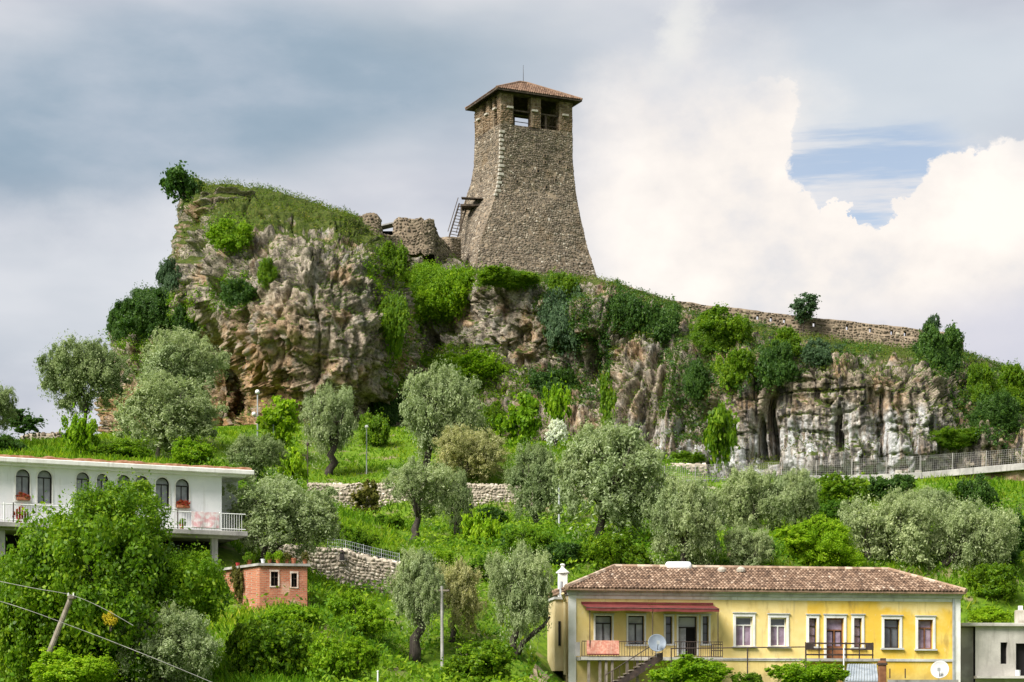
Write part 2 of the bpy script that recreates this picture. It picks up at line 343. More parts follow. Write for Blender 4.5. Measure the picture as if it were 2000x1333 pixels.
class MB:
    """collects simple shapes in world space; build() links them as ONE mesh object"""
    def __init__(s): s.v = []; s.f = []; s.t = []
    def poly(s, pts, tint=.5):
        i = len(s.v); s.v += [tuple(p) for p in pts]; s.f.append(tuple(range(i, i + len(pts)))); s.t.append(tint); return s
    def hexa(s, b, t, tint=.5):      # b: 4 lower corners (ccw seen from above), t: 4 upper
        i = len(s.v); s.v += [tuple(p) for p in list(b) + list(t)]
        s.f += [(i + 3, i + 2, i + 1, i), (i + 4, i + 5, i + 6, i + 7)] + [(i + k, i + (k + 1) % 4, i + 4 + (k + 1) % 4, i + 4 + k) for k in range(4)]
        s.t += [tint] * 6; return s
    def box(s, lo, hi, fr=None, tint=.5):
        fr = fr or (lambda a, b, c: (a, b, c))
        (x0, y0, z0), (x1, y1, z1) = lo, hi
        return s.hexa([fr(x0, y0, z0), fr(x1, y0, z0), fr(x1, y1, z0), fr(x0, y1, z0)], [fr(x0, y0, z1), fr(x1, y0, z1), fr(x1, y1, z1), fr(x0, y1, z1)], tint)
    def tube(s, pts, rad, n=8, cap=True, tint=.5):
        pts = [Vector(p) for p in pts]
        if not isinstance(rad, (list, tuple)): rad = [rad] * len(pts)
        i0 = len(s.v); up = None
        for k, p in enumerate(pts):
            d = (pts[min(k + 1, len(pts) - 1)] - pts[max(k - 1, 0)]).normalized()
            if up is None: up = Vector((0, 0, 1)) if abs(d.z) < .9 else Vector((1, 0, 0))
            a = d.cross(up).normalized(); b = d.cross(a).normalized()
            for j in range(n):
                q = 2 * math.pi * j / n
                s.v.append(tuple(p + (a * math.cos(q) + b * math.sin(q)) * rad[k]))
        for k in range(len(pts) - 1):
            for j in range(n):
                s.f.append((i0 + k * n + j, i0 + k * n + (j + 1) % n, i0 + (k + 1) * n + (j + 1) % n, i0 + (k + 1) * n + j)); s.t.append(tint)
        if cap:
            s.f.append(tuple(i0 + j for j in reversed(range(n)))); s.f.append(tuple(i0 + (len(pts) - 1) * n + j for j in range(n))); s.t += [tint] * 2
        return s
    def lathe(s, c, prof, n=14, axis=(0, 0, 1), tint=.5):
        ax = Vector(axis).normalized(); a = ax.orthogonal().normalized(); b = ax.cross(a); c = Vector(c); i0 = len(s.v)
        for (r, h) in prof:
            for j in range(n):
                q = 2 * math.pi * j / n; s.v.append(tuple(c + ax * h + (a * math.cos(q) + b * math.sin(q)) * r))
        for k in range(len(prof) - 1):
            for j in range(n):
                s.f.append((i0 + k * n + j, i0 + k * n + (j + 1) % n, i0 + (k + 1) * n + (j + 1) % n, i0 + (k + 1) * n + j)); s.t.append(tint)
        return s
    def mesh(s, name, org=Vector((0, 0, 0))):
        me = bpy.data.meshes.new(name); o = Vector(org)
        me.from_pydata([(p[0] - o.x, p[1] - o.y, p[2] - o.z) for p in s.v], [], s.f)
        a = me.attributes.new('tint', 'FLOAT', 'FACE'); a.data.foreach_set('value', np.asarray(s.t, np.float32))
        return me
    def build(s, name, mat, parent=None, smooth=False, bevel=0, org=None):
        g = ORG[parent.name] if parent is not None else (org or Vector((0, 0, 0)))
        me = s.mesh(name, g)
        if smooth: me.polygons.foreach_set('use_smooth', [True] * len(me.polygons))
        o = link(name, me, mat, parent, g)
        if parent is None: o.location = g
        if bevel:
            b = o.modifiers.new('bevel', 'BEVEL'); b.width = bevel; b.segments = 1; b.limit_method = 'ANGLE'
        return o

# ---- noise in numpy
def _h(ix, iy, iz, seed):
    n = (ix * 374761393 + iy * 668265263 + iz * 1274126177 + seed * 362437) & 0xFFFFFFFF
    n = ((n ^ (n >> 13)) * 1274126177) & 0xFFFFFFFF
    return ((n ^ (n >> 16)) & 0xFFFFFF) / float(0xFFFFFF)
def vnoise(P, seed=0):
    P = np.asarray(P, float); I = np.floor(P).astype(np.int64); f = P - I; f = f * f * f * (f * (f * 6 - 15) + 10)
    r = 0
    for a in (0, 1):
        for b in (0, 1):
            for c in (0, 1):
                wgt = (f[:, 0] if a else 1 - f[:, 0]) * (f[:, 1] if b else 1 - f[:, 1]) * (f[:, 2] if c else 1 - f[:, 2])
                r = r + wgt * _h(I[:, 0] + a, I[:, 1] + b, I[:, 2] + c, seed)
    return r * 2 - 1
def fbm(P, sc, oc=4, seed=0, gain=.5, ridged=False):
    P = np.asarray(P, float) * np.asarray(sc); a = 1.; r = 0; tot = 0
    for k in range(oc):
        n = vnoise(P + k * 17.3, seed + k)
        if ridged: n = 1 - 2 * np.abs(n)
        r = r + a * n; tot += a; a *= gain; P = P * 2.03
    return r / tot
def blocks(P, seed=0):
    """one random value per Voronoi cell: angular fracture blocks"""
    P = np.asarray(P, float); I = np.floor(P).astype(np.int64); best = np.full(len(P), 9.); val = np.zeros(len(P))
    for dx in (-1, 0, 1):
        for dy in (-1, 0, 1):
            for dz in (-1, 0, 1):
                J = I + [dx, dy, dz]; f = np.stack([J[:, k] + _h(J[:, 0], J[:, 1], J[:, 2], seed + k) for k in range(3)], 1)
                q = ((f - P) ** 2).sum(1); m = q < best; best[m] = q[m]; val[m] = _h(J[:, 0], J[:, 1], J[:, 2], seed + 9)[m]
    return val * 2 - 1
def catmull(P, m):
    """P (n,...) control rows -> (m,...) by Catmull-Rom"""
    n = len(P); t = np.linspace(0, n - 1, m); i = np.clip(t.astype(int), 0, n - 2); f = (t - i)[(...,) + (None,) * (P.ndim - 1)]
    p0, p1, p2, p3 = P[np.maximum(i - 1, 0)], P[i], P[i + 1], P[np.minimum(i + 2, n - 1)]
    return .5 * (2 * p1 + (p2 - p0) * f + (2 * p0 - 5 * p1 + 4 * p2 - p3) * f ** 2 + (3 * p1 - p0 - 3 * p2 + p3) * f ** 3)
def gridfaces(nu, nv):
    i = np.arange(nv - 1)[:, None] * nu + np.arange(nu - 1)[None, :]
    return np.stack([i, i + 1, i + nu + 1, i + nu], -1).reshape(-1, 4)

# ------------------------------------------------------------------ terrain height
CP = []
def cp(px, py, d): CP.append((xof(px, d), d, zof(py, d)))
for x in (-60, -30, 0, 30, 60): CP.append((x, 10, -1.7)); CP.append((x, 45, -1.2))
for x in (-40, 40): CP.append((x, 70, 1.0))
for px, py, d in [(0, 1385, 78), (500, 1385, 78), (1000, 1385, 78), (1500, 1420, 78), (2000, 1420, 78),
    (100, 1335, 88), (400, 1305, 90), (560, 1245, 94), (700, 1240, 96), (820, 1310, 97), (1005, 1275, 99), (900, 1265, 100),
    (1100, 1360, 98), (1300, 1400, 97), (1600, 1400, 97), (1880, 1395, 98), (2000, 1395, 98), (2200, 1395, 98), (1200, 1400, 101), (1400, 1410, 101), (1700, 1410, 102), (1900, 1410, 103), (2050, 1410, 104), (1300, 1390, 104), (1600, 1390, 105), (1850, 1390, 106), (2000, 1390, 107), (440, 1200, 101), (480, 1215, 98.5), (530, 1205, 97.5),
    (0, 1120, 100), (200, 1105, 103), (420, 1100, 104), (550, 1192, 100), (600, 1175, 104), (700, 1155, 108), (680, 1148, 111),
    (770, 1150, 111), (900, 1150, 110), (1050, 1150, 110), (610, 1078, 113.5), (700, 1085, 113.5), (800, 1095, 114),
    (1200, 1140, 112), (1500, 1130, 113), (1800, 1145, 114), (1900, 1195, 112), (2000, 1160, 114), (2150, 1160, 114),
    (800, 1068, 121), (890, 1050, 123), (1045, 1040, 126), (1165, 1045, 125), (1350, 1060, 124), (1600, 1040, 125), (1800, 1050, 126), (2000, 1030, 128),
    (600, 1016, 137), (700, 1014, 137), (800, 1012, 137), (950, 1006, 137), (1100, 998, 137), (1250, 984, 137), (700, 1012, 138.2), (900, 1006, 138.2), (1050, 998, 138.2),
    (640, 944, 140), (800, 942, 140), (950, 944, 140), (1100, 946, 140), (1300, 945, 142),
    (1400, 955, 142), (1500, 945, 146), (1650, 948, 144), (1800, 950, 141), (2000, 945, 139), (2150, 945, 138),
    (1450, 952, 155), (1600, 950, 154), (1800, 940, 152), (2000, 935, 150), (2200, 930, 150),
    (1450, 975, 164), (1650, 970, 162), (1850, 960, 162), (2000, 950, 160), (2200, 950, 160),
    (650, 932, 143), (830, 905, 147), (480, 880, 145), (600, 870, 152), (450, 842, 162), (560, 836, 162), (700, 835, 162), (850, 850, 168), (1000, 865, 166), (1150, 872, 166), (1300, 905, 164),
    (300, 905, 128), (120, 905, 125), (0, 915, 122), (-150, 930, 122), (430, 915, 130), (520, 930, 128),
    (0, 868, 140), (120, 862, 142), (230, 856, 146), (330, 845, 155), (300, 850, 172), (-150, 880, 140), (-400, 960, 140),
    (-450, 1150, 110), (-750, 1260, 105), (-700, 1150, 150), (-300, 1080, 100), (-200, 1330, 88), (-500, 1380, 88), (100, 900, 165), (-100, 940, 165), (-300, 1050, 165), (150, 920, 190), (0, 1000, 200), (300, 900, 200),
    (600, 900, 190), (1000, 900, 190), (1500, 900, 190), (2000, 900, 190), (2300, 920, 190), (600, 950, 225), (1200, 950, 225), (1900, 950, 225)]:
    cp(px, py, d)
CPA = np.array(CP); _n = len(CPA); _s = 50.
def _phi(r2): return np.where(r2 > 1e-12, .5 * r2 * np.log(np.maximum(r2, 1e-12)), 0)
_xy = CPA[:, :2] / _s
_K = _phi(((_xy[:, None] - _xy[None]) ** 2).sum(-1)) + np.eye(_n) * 1e-4
_Pm = np.c_[np.ones(_n), _xy]
_A = np.block([[_K, _Pm], [_Pm.T, np.zeros((3, 3))]])
_W = np.linalg.solve(_A, np.r_[CPA[:, 2], 0, 0, 0])
def sstep(a, b, x): t = np.clip((x - a) / (b - a), 0, 1); return t * t * (3 - 2 * t)
def height(x, y, rough=True):
    x = np.atleast_1d(np.asarray(x, float)); y = np.atleast_1d(np.asarray(y, float)); out = np.empty_like(x)
    for i in range(0, len(x), 20000):
        q = np.c_[np.clip(x[i:i + 20000], -75, 75), np.clip(y[i:i + 20000], 5, 235)] / _s
        out[i:i + 20000] = _phi(((q[:, None] - _xy[None]) ** 2).sum(-1)) @ _W[:_n] + np.c_[np.ones(len(q)), q] @ _W[_n:]
    f = sstep(75, 190, np.abs(x)); f = np.maximum(f, sstep(235, 420, y)); f = np.maximum(f, sstep(20, -60, y))
    out = out * (1 - f) + (-2.0) * f
    if rough:
        P = np.c_[x, y, np.zeros_like(x)]
        amp = sstep(60, 85, y) * (1 - f)
        out = out + amp * (.35 * fbm(P, .16, 3, 5) + .12 * fbm(P, .9, 2, 9))
    return out
def gz(x, y): return float(height(x, y)[0])
def ground_d(px, py, d, span=11):
    ds = np.arange(d - span, d + span, .25); z = height(xof(px, ds), ds, False); k = np.where(z >= zof(py, ds))[0]
    return float(ds[k[0]]) if len(k) and k[0] > 0 else d
def axis_(lo, hi, step, far, k):
    core = np.arange(lo, hi + .01, step); g = np.geomspace(1, far, k)
    return np.r_[(lo - g)[::-1], core, hi + g]
gx = axis_(-70, 70, .9, 6000, 22); gy = axis_(40, 230, .9, 6000, 22)
GX, GY = np.meshgrid(gx, gy); GZ = height(GX.ravel(), GY.ravel())
o = link('ground', npmesh('ground', np.c_[GX.ravel(), GY.ravel(), GZ], gridfaces(len(gx), len(gy)), smooth=True), 'turf'); tag(o, kind='structure')

# ------------------------------------------------------------------ cliff: a lofted control net, roughened by displacement
NET = [
 [(235, 880, 225), (235, 860, 224), (235, 800, 224), (236, 740, 225), (237, 700, 226), (242, 660, 228), (248, 650, 230)],
 [(215, 880, 190), (215, 860, 188), (215, 800, 190), (218, 740, 192), (222, 700, 194), (228, 655, 197), (236, 640, 202)],
 [(300, 880, 184), (300, 860, 182), (298, 790, 184), (296, 720, 187), (295, 660, 190), (292, 600, 195), (290, 580, 200)],
 [(370, 880, 184), (372, 855, 182), (375, 780, 184), (372, 720, 187), (365, 660, 189), (354, 610, 191), (350, 580, 195)],
 [(425, 870, 180), (428, 838, 178), (440, 760, 180), (402, 660, 179), (357, 590, 178), (352, 480, 178), (364, 374, 181)],
 [(470, 870, 176), (470, 836, 180), (478, 760, 182), (450, 680, 174), (404, 590, 169), (398, 470, 171), (396, 368, 176)],
 [(505, 870, 167), (502, 832, 168), (505, 760, 169), (492, 670, 163), (480, 590, 163.5), (475, 480, 166), (482, 366, 176)],
 [(600, 870, 166), (600, 835, 164), (600, 740, 162), (598, 650, 161), (595, 560, 161.5), (585, 470, 165), (560, 384, 176)],
 [(675, 870, 168), (685, 830, 166), (705, 740, 163), (705, 650, 162), (695, 560, 163), (680, 480, 166), (640, 411, 177)],
 [(725, 870, 172), (728, 805, 170), (765, 720, 167), (775, 640, 167), (755, 560, 168), (733, 492, 171), (690, 430, 180)],
 [(790, 880, 180), (800, 840, 178), (810, 760, 180), (812, 690, 184), (800, 620, 187), (775, 535, 188), (742, 472, 191)],
 [(870, 890, 176), (872, 850, 174), (880, 760, 179), (885, 690, 183), (885, 610, 185), (880, 545, 186), (850, 496, 191)],
 [(950, 890, 175), (955, 850, 173), (962, 770, 177), (968, 700, 181), (965, 620, 181), (955, 565, 182), (935, 530, 186)],
 [(1060, 890, 175), (1065, 850, 173), (1070, 780, 177), (1070, 710, 180), (1068, 640, 179), (1065, 585, 180), (1060, 550, 184)],
 [(1160, 900, 174), (1165, 860, 172), (1165, 790, 175), (1165, 720, 178), (1163, 650, 177.5), (1165, 590, 179), (1168, 553, 184)],
 [(1225, 910, 173), (1228, 880, 171), (1230, 800, 173), (1230, 730, 175), (1230, 670, 177), (1240, 615, 180), (1250, 580, 186)],
 [(1330, 1010, 172), (1330, 895, 170), (1335, 820, 172), (1335, 750, 173), (1340, 690, 175), (1345, 640, 179), (1350, 614, 186)],
 [(1440, 1010, 170), (1440, 905, 168), (1445, 850, 168.3), (1450, 780, 168), (1455, 720, 169), (1460, 675, 175), (1470, 642, 185)],
 [(1560, 1010, 168), (1560, 908, 166), (1560, 850, 166.6), (1565, 780, 166.6), (1570, 720, 167), (1575, 692, 172), (1590, 664, 183)],
 [(1680, 1010, 166), (1680, 902, 164), (1680, 850, 164.6), (1685, 780, 164.8), (1690, 730, 165), (1700, 702, 170), (1710, 678, 181)],
 [(1800, 1010, 166), (1800, 895, 164), (1805, 850, 164.5), (1810, 790, 165), (1815, 740, 167), (1820, 708, 172), (1830, 686, 180)],
 [(1880, 1010, 166), (1880, 885, 164), (1885, 850, 165), (1890, 800, 168), (1895, 760, 172), (1900, 727, 177), (1910, 705, 182)],
 [(2000, 1010, 164), (2000, 870, 162), (2000, 850, 164), (2000, 820, 168), (2000, 790, 172), (2000, 762, 178), (2005, 738, 184)],
 [(2150, 1010, 162), (2150, 870, 160), (2150, 850, 164), (2150, 830, 170), (2150, 810, 176), (2150, 790, 182), (2150, 778, 190)],
 [(2450, 1000, 162), (2450, 960, 160), (2450, 930, 164), (2450, 915, 170), (2450, 900, 176), (2450, 890, 182), (2450, 880, 190)]]
net = []
for colp in NET:
    c = [list(at(*q)) for q in colp]; t = c[-1]
    c += [[t[0] + 1, t[1] + 9, t[2] + .3], [t[0] + 2, t[1] + 22, t[2] - 1.5], [t[0] + 2, t[1] + 40, max(t[2] - 12, 5)], [t[0] + 2, t[1] + 75, 0]]
    net.append(c)
net = np.array(net)                                   # (cols, rows, 3)
NU, NV = 860, 300
cols = catmull(net, NU)                               # along
# spend most rows on the visible face (control rows 0..6)
rows = cols.transpose(1, 0, 2)
face = catmull(rows, 1201)
tt = np.r_[np.linspace(0, 6.3 / 10, int(NV * .86)), np.linspace(6.3 / 10, 1, NV - int(NV * .86) + 1)[1:]]
CL = face[np.round(tt * 1200).astype(int)]            # (NV, NU, 3)
du = np.gradient(CL, axis=1); dv = np.gradient(CL, axis=0)
N = np.cross(du, dv); N /= np.linalg.norm(N, axis=2, keepdims=True) + 1e-9
if N[60, NU // 2, 1] > 0: N = -N
Pf = CL.reshape(-1, 3); Nf = N.reshape(-1, 3)
vv = np.repeat(tt, NU); slope_amp = 1 - .75 * sstep(.50, .60, vv)
wv = np.c_[fbm(Pf, .2, 2, 40), fbm(Pf, .2, 2, 41), fbm(Pf, .2, 2, 42)] * 1.8
Pw = Pf + wv
right = sstep(8, 16, Pf[:, 0])
drop = np.stack([np.ones(len(Pf)), np.ones(len(Pf)), 1 - .6 * right], 1)
disp = 1.1 * fbm(Pw * drop, .13, 3, 1) + .70 * (fbm(Pw * drop, .30, 4, 7, .55, True) - .15) + .55 * blocks((Pf + .5 * wv) * drop * np.array([.30, .30, .24]), 260) + .32 * fbm(Pw * drop, .85, 4, 13, .6, True) + .14 * fbm(Pw, 2.6, 3, 19, .6, True)
disp += .34 * blocks((Pf + .35 * wv) * drop * np.array([.62, .62, .5]), 200) + .24 * blocks((Pf + .2 * wv) * drop * np.array([1.3, 1.3, .95]), 220) + .085 * blocks(Pf * np.array([2.9, 2.9, 2.2]), 240)
disp -= 1.1 * np.clip(fbm(Pw * drop, .24, 2, 77) - .28, 0, 1) * 4          # hollows and small caves
for px_, d_, w_, y0_, y1_, dp_ in ((1508, 167, .34, 770, 900, 3.0), (1486, 167, .24, 815, 905, 2.2), (1160, 177, .45, 672, 735, 3.0), (1222, 172, .3, 800, 870, 2.0), (845, 184, .4, 640, 690, 1.8), (1640, 165, .25, 800, 880, 1.6), (1722, 165, .3, 760, 900, 1.6)):
    q = np.abs(Pf[:, 0] + .25 * wv[:, 0] - xof(px_, d_)) / w_; zz = sstep(zof(y1_, d_) - .5, zof(y1_, d_) + .3, Pf[:, 2]) * sstep(zof(y0_, d_) + .6, zof(y0_, d_) - .8, Pf[:, 2])
    disp -= dp_ * np.exp(-q ** 2) * zz                                   # tall dark slots in the face
Pq = Pf + .5 * wv
for sc_, sd_, dp_, wd_ in (((.42, .42, .07), 61, .85, .07), ((.95, .95, .16), 62, .42, .08), ((.16, .16, .75), 63, .35, .07), ((1.6, 1.6, .5), 64, .22, .09)):
    disp -= dp_ * np.exp(-(vnoise(Pq * np.array(sc_), sd_) / wd_) ** 2)        # open joints and bedding cracks
steps = Pf[:, 2] * .55 + 1.2 * vnoise(Pf * .12, 65); disp += .35 * (np.abs((steps % 1) - .5) * 2 - .5) * (1 - right)
edge = np.minimum(sstep(0, 25, np.tile(np.arange(NU), NV)), 1)
Pd = Pf + Nf * (disp * slope_amp * edge)[:, None]
CLD = Pd.reshape(NV, NU, 3)
o = link('cliff', npmesh('cliff', Pd, gridfaces(NU, NV), smooth=False), 'rock'); tag(o, kind='structure')
du = np.gradient(CLD, axis=1); dv = np.gradient(CLD, axis=0)
CN = np.cross(du, dv); CN /= np.linalg.norm(CN, axis=2, keepdims=True) + 1e-9
if (CN * N).sum() < 0: CN = -CN
CNF = CN.reshape(-1, 3)
CPX = CX + FPX * Pd[:, 0] / Pd[:, 1]; CPY = HZ - FPX * Pd[:, 2] / Pd[:, 1]
def cliff_at(px, py, r=7):
    """the rock surface where the photograph shows it"""
    k = np.where((np.abs(CPX - px) < r) & (np.abs(CPY - py) < r))[0]
    if len(k) == 0: k = np.array([np.argmin((CPX - px) ** 2 + (CPY - py) ** 2)])
    j = k[np.argmin(Pd[k, 1])]
    return Vector(Pd[j])

# ------------------------------------------------------------------ stone masonry on any surface grid
def masonry(G, sw, sh, proud=.05, jit=.25, gap=.12, seed=0, mask=None, warp=.5, skip=.05):
    """G (nv,nu,3) surface, courses of irregular stones; returns V,F,tint (each stone: 4 back + 4 front corners)"""
    rng = np.random.default_rng(seed); nv, nu = G.shape[:2]
    W = np.linalg.norm(np.diff(G, axis=1), axis=2).sum(1).mean(); H = np.linalg.norm(np.diff(G, axis=0), axis=2).sum(0).mean()
    U0, U1, V0, V1 = [], [], [], []
    v = 0.
    while v < 1 - .3 * sh / H:
        h = sh * rng.uniform(.7, 1.35) / H; v1 = min(v + h, 1)
        n = max(1, int(W / sw)); b = np.cumsum(rng.uniform(.5, 1.6, n)); b = np.r_[0, b / b[-1]]
        U0.append(b[:-1]); U1.append(b[1:]); V0.append(np.full(n, v)); V1.append(np.full(n, v1)); v = v1
    U0, U1, V0, V1 = [np.concatenate(a) for a in (U0, U1, V0, V1)]
    if mask is not None:
        k = mask((U0 + U1) / 2, (V0 + V1) / 2); U0, U1, V0, V1 = U0[k], U1[k], V0[k], V1[k]
    k = rng.random(len(U0)) > skip; U0, U1, V0, V1 = U0[k], U1[k], V0[k], V1[k]; n = len(U0)
    def S(u, v):
        q = np.c_[u * W / (sw * 3.2), v * H / (sh * 3.2), np.full(len(u), seed * 1.7)]
        u = u + warp * sw / W * (vnoise(q, 3) + .5 * vnoise(q * 2.3, 4)); v = v + warp * 1.5 * sh / H * (vnoise(q, 5) + .6 * vnoise(q * 2.1, 6))
        a = np.clip(u, 0, 1) * (nu - 1); b = np.clip(v, 0, 1) * (nv - 1); i = np.minimum(a.astype(int), nu - 2); j = np.minimum(b.astype(int), nv - 2)
        f = (a - i)[:, None]; g = (b - j)[:, None]
        return (G[j, i] * (1 - f) + G[j, i + 1] * f) * (1 - g) + (G[j + 1, i] * (1 - f) + G[j + 1, i + 1] * f) * g
    uc, vc = (U0 + U1) / 2, (V0 + V1) / 2; hu, hv = (U1 - U0) / 2, (V1 - V0) / 2
    e = 1e-3; nrm = np.cross(S(uc + e, vc) - S(uc - e, vc), S(uc, vc + e) - S(uc, vc - e)); nrm /= np.linalg.norm(nrm, axis=1, keepdims=True) + 1e-12
    pr = proud * rng.uniform(.3, 1.5, n)[:, None]; back, front = [], []
    for su, sv in ((-1, -1), (1, -1), (1, 1), (-1, 1)):
        ju = 1 - gap - rng.uniform(0, jit, n); jv = 1 - gap - rng.uniform(0, jit, n)
        p = S(uc + su * hu * ju, vc + sv * hv * jv); back.append(p - nrm * .03)
        q = S(uc + su * hu * ju * .78, vc + sv * hv * jv * .74); front.append(q + nrm * pr * rng.uniform(.8, 1.2, n)[:, None])
    V = np.stack(back + front, 1).reshape(-1, 3); i = np.arange(n)[:, None] * 8
    F = np.concatenate([i + np.array(f) for f in ([4, 5, 6, 7], [0, 1, 5, 4], [1, 2, 6, 5], [2, 3, 7, 6], [3, 0, 4, 7])], 1).reshape(-1, 4)
    t = np.repeat(np.clip(rng.beta(2, 2.4, n), 0, 1), 5)
    return V, F, t
def stones_part(name, grids, mat, parent, sw, sh, proud=.05, seed=0, **kw):
    Vs, Fs, Ts, off = [], [], [], 0
    for k, G in enumerate(grids):
        V, F, t = masonry(G, sw, sh, proud, seed=seed + k, **kw); Vs.append(V); Fs.append(F + off); Ts.append(t); off += len(V)
    g = np.array(ORG[parent.name])
    o = link(name, npmesh(name, np.concatenate(Vs) - g, np.concatenate(Fs), np.concatenate(Ts)), mat, parent); tag(o, kind='stuff')
    return o
def gridpart(name, G, mat, parent, smooth=True):
    nv, nu = G.shape[:2]
    return link(name, npmesh(name, G.reshape(-1, 3) - np.array(ORG[parent.name]), gridfaces(nu, nv), smooth=smooth), mat, parent)
def barrel_tiles(planes, tw, tl, seed=0, r=None):
    """rows of overlapping barrel tiles on roof planes: (polygon corners eave0, eave1, ridge1, ridge0)"""
    rng = random.Random(seed); mb = MB(); r = r or tw * .46
    for (e0, e1, r1, r0) in planes:
        e0, e1, r1, r0 = [Vector(p) for p in (e0, e1, r1, r0)]
        ux = (e1 - e0); L = ux.length; ux.normalize(); nn = ux.cross(((r0 + r1) / 2 - (e0 + e1) / 2)).normalized(); uy = nn.cross(ux)
        Hh = (r0 - e0).dot(uy); sl0 = (r0 - e0).dot(ux); sl1 = (r1 - e0).dot(ux)
        nrow = max(1, int(Hh / tl)); ncol = max(1, int(L / tw))
        for j in range(nrow):
            y0 = j * Hh / nrow; y1 = (j + 1.18) * Hh / nrow; ym = (j + .5) / nrow
            lo = sl0 * ym; hi = L + (sl1 - L) * ym
            for i in range(ncol):
                xc = (i + .5) * L / ncol
                if xc < lo - .1 * tw or xc > hi + .1 * tw: continue
                t = min(1, max(0, rng.betavariate(2, 2.3))); dx = rng.uniform(-.03, .03) * tw; dz = rng.uniform(0, .012); pts = []
                for (yy, rr, hz) in ((y0 - rng.uniform(0, .03), r, .035), (min(y1, Hh + .02), r * .85, .0)):
                    for a in (0, 45, 90, 135, 180):
                        pts.append(e0 + ux * (xc + dx + math.cos(R(a)) * rr) + uy * yy + nn * (math.sin(R(a)) * rr * .8 + hz + dz))
                i0 = len(mb.v); mb.v += [tuple(p) for p in pts]
                for k in range(4): mb.f.append((i0 + k + 1, i0 + k, i0 + 5 + k, i0 + 6 + k)); mb.t.append(t)
                mb.f.append((i0, i0 + 1, i0 + 2, i0 + 3, i0 + 4)); mb.t.append(t * .4)
    return mb

# ------------------------------------------------------------------ foliage
def leaves(C, Nrm, size, aspect, rng, tint, droop=.0, jitter=.9):
    n = len(C); D = Nrm + rng.normal(0, jitter, (n, 3)); D[:, 2] += .25; D /= np.linalg.norm(D, axis=1, keepdims=True)
    T = rng.normal(0, 1, (n, 3)); T[:, 2] -= droop; T -= D * (T * D).sum(1, keepdims=True); T /= np.linalg.norm(T, axis=1, keepdims=True)
    B = np.cross(D, T); s = (size * rng.uniform(.6, 1.35, n))[:, None]; wd = s * aspect
    V = np.stack([C - T * s * .5, C + B * wd * .5 - T * s * .05, C + T * s * .5, C - B * wd * .5 - T * s * .05], 1).reshape(-1, 3)
    return V, np.arange(4 * n).reshape(n, 4), tint
def sph(n, rng):
    v = rng.normal(0, 1, (n, 3)); return v / np.linalg.norm(v, axis=1, keepdims=True)
def crown_mesh(name, seed, Rr, nlobe, nsub, nleaf, leaf, aspect, flat=.75, lobe_r=.40, open_=0., spire=False, sprays=.06):
    """crown of radius Rr: lobes > clumps > leaves, all leaf-sized faces, gaps between the clumps"""
    rng = np.random.default_rng(seed); V, F, T, LC, off = [], [], [], [], 0
    for k in range(nlobe):
        d = sph(1, rng)[0]; d[2] = d[2] * flat + .08
        rad = rng.uniform(.42, .70) if k > nlobe // 5 else rng.uniform(0, .3)
        if spire: d = d * np.array([.55, .55, 1.]); rad = rng.uniform(.1, .75); d = d * (1 - .35 * max(d[2], 0))
        LC.append((d * rad * Rr, lobe_r * Rr * rng.uniform(.7, 1.2)))
    for c, lr in LC:
        lt = rng.uniform(-.10, .10)
        ds = sph(nsub, rng); ds[:, 2] = np.where(ds[:, 2] < -.35, -ds[:, 2] * .6, ds[:, 2])
        for s in range(nsub):
            sc = c + ds[s] * lr * rng.uniform(.62, 1.05) * np.array([1, 1, .88]); sr = lr * rng.uniform(.20, .36)
            inner = sum(1 for c2, l2 in LC if np.linalg.norm(sc - c2) < .62 * l2)
            if inner and rng.random() < .75: continue
            if rng.random() < open_: continue
            n = int(nleaf * rng.uniform(.6, 1.3)); dd = sph(n, rng)
            rr = sr * rng.uniform(.45, 1.12, n) ** .7
            C = sc + dd * rr[:, None]
            st = lt + rng.uniform(-.12, .12)
            v, f, t = leaves(C, dd * .8 + (C - c) / lr * .5, np.full(n, leaf), aspect, rng, np.clip(rng.beta(2.2, 2.2, n) * .8 + .1 + st, 0, 1))
            V.append(v); F.append(f + off); T.append(t); off += len(v)
    n = int(nlobe * nsub * nleaf * sprays)                                  # loose sprays breaking the outline
    j = rng.integers(0, nlobe, n); dd = sph(n, rng); dd[:, 2] = np.abs(dd[:, 2]) * .9 - .1
    seedd = sph(max(6, n // 26), rng); dd = seedd[rng.integers(0, len(seedd), n)] + dd * .10
    C = np.array([LC[a][0] for a in j]) + dd * (np.array([LC[a][1] for a in j]) * rng.uniform(.9, 1.38, n))[:, None]
    v, f, t = leaves(C, dd, np.full(n, leaf), aspect, rng, np.clip(rng.beta(2, 2, n), 0, 1)); V.append(v); F.append(f + off); T.append(t)
    V = np.concatenate(V); lo, hi = np.percentile(V, 1.2, axis=0), np.percentile(V, 98.8, axis=0)
    hw = max(hi[0] - lo[0], hi[1] - lo[1]) / 2
    me = npmesh(name, V - (lo + hi) / 2, np.concatenate(F), np.concatenate(T))
    me['rx'] = float(hw); me['rz'] = float((hi[2] - lo[2]) / 2)
    return me
CROWN = {}
def protos(kind, count, seed, **kw):
    CROWN[kind] = []
    for k in range(count):
        me = crown_mesh('crown_' + kind, seed + k, **kw); me.materials.append(MATS['olive_leaf']); CROWN[kind].append(me)
protos('olive', 4, 100, Rr=2.7, nlobe=24, nsub=15, nleaf=170, leaf=.135, aspect=.36, lobe_r=.26, open_=.28, sprays=.10)
protos('olive_open', 2, 140, Rr=2.2, nlobe=18, nsub=13, nleaf=125, leaf=.13, aspect=.34, lobe_r=.28, open_=.32, sprays=.10)
protos('broad', 2, 180, Rr=4.4, nlobe=32, nsub=24, nleaf=135, leaf=.165, aspect=.62, lobe_r=.34, sprays=.05)
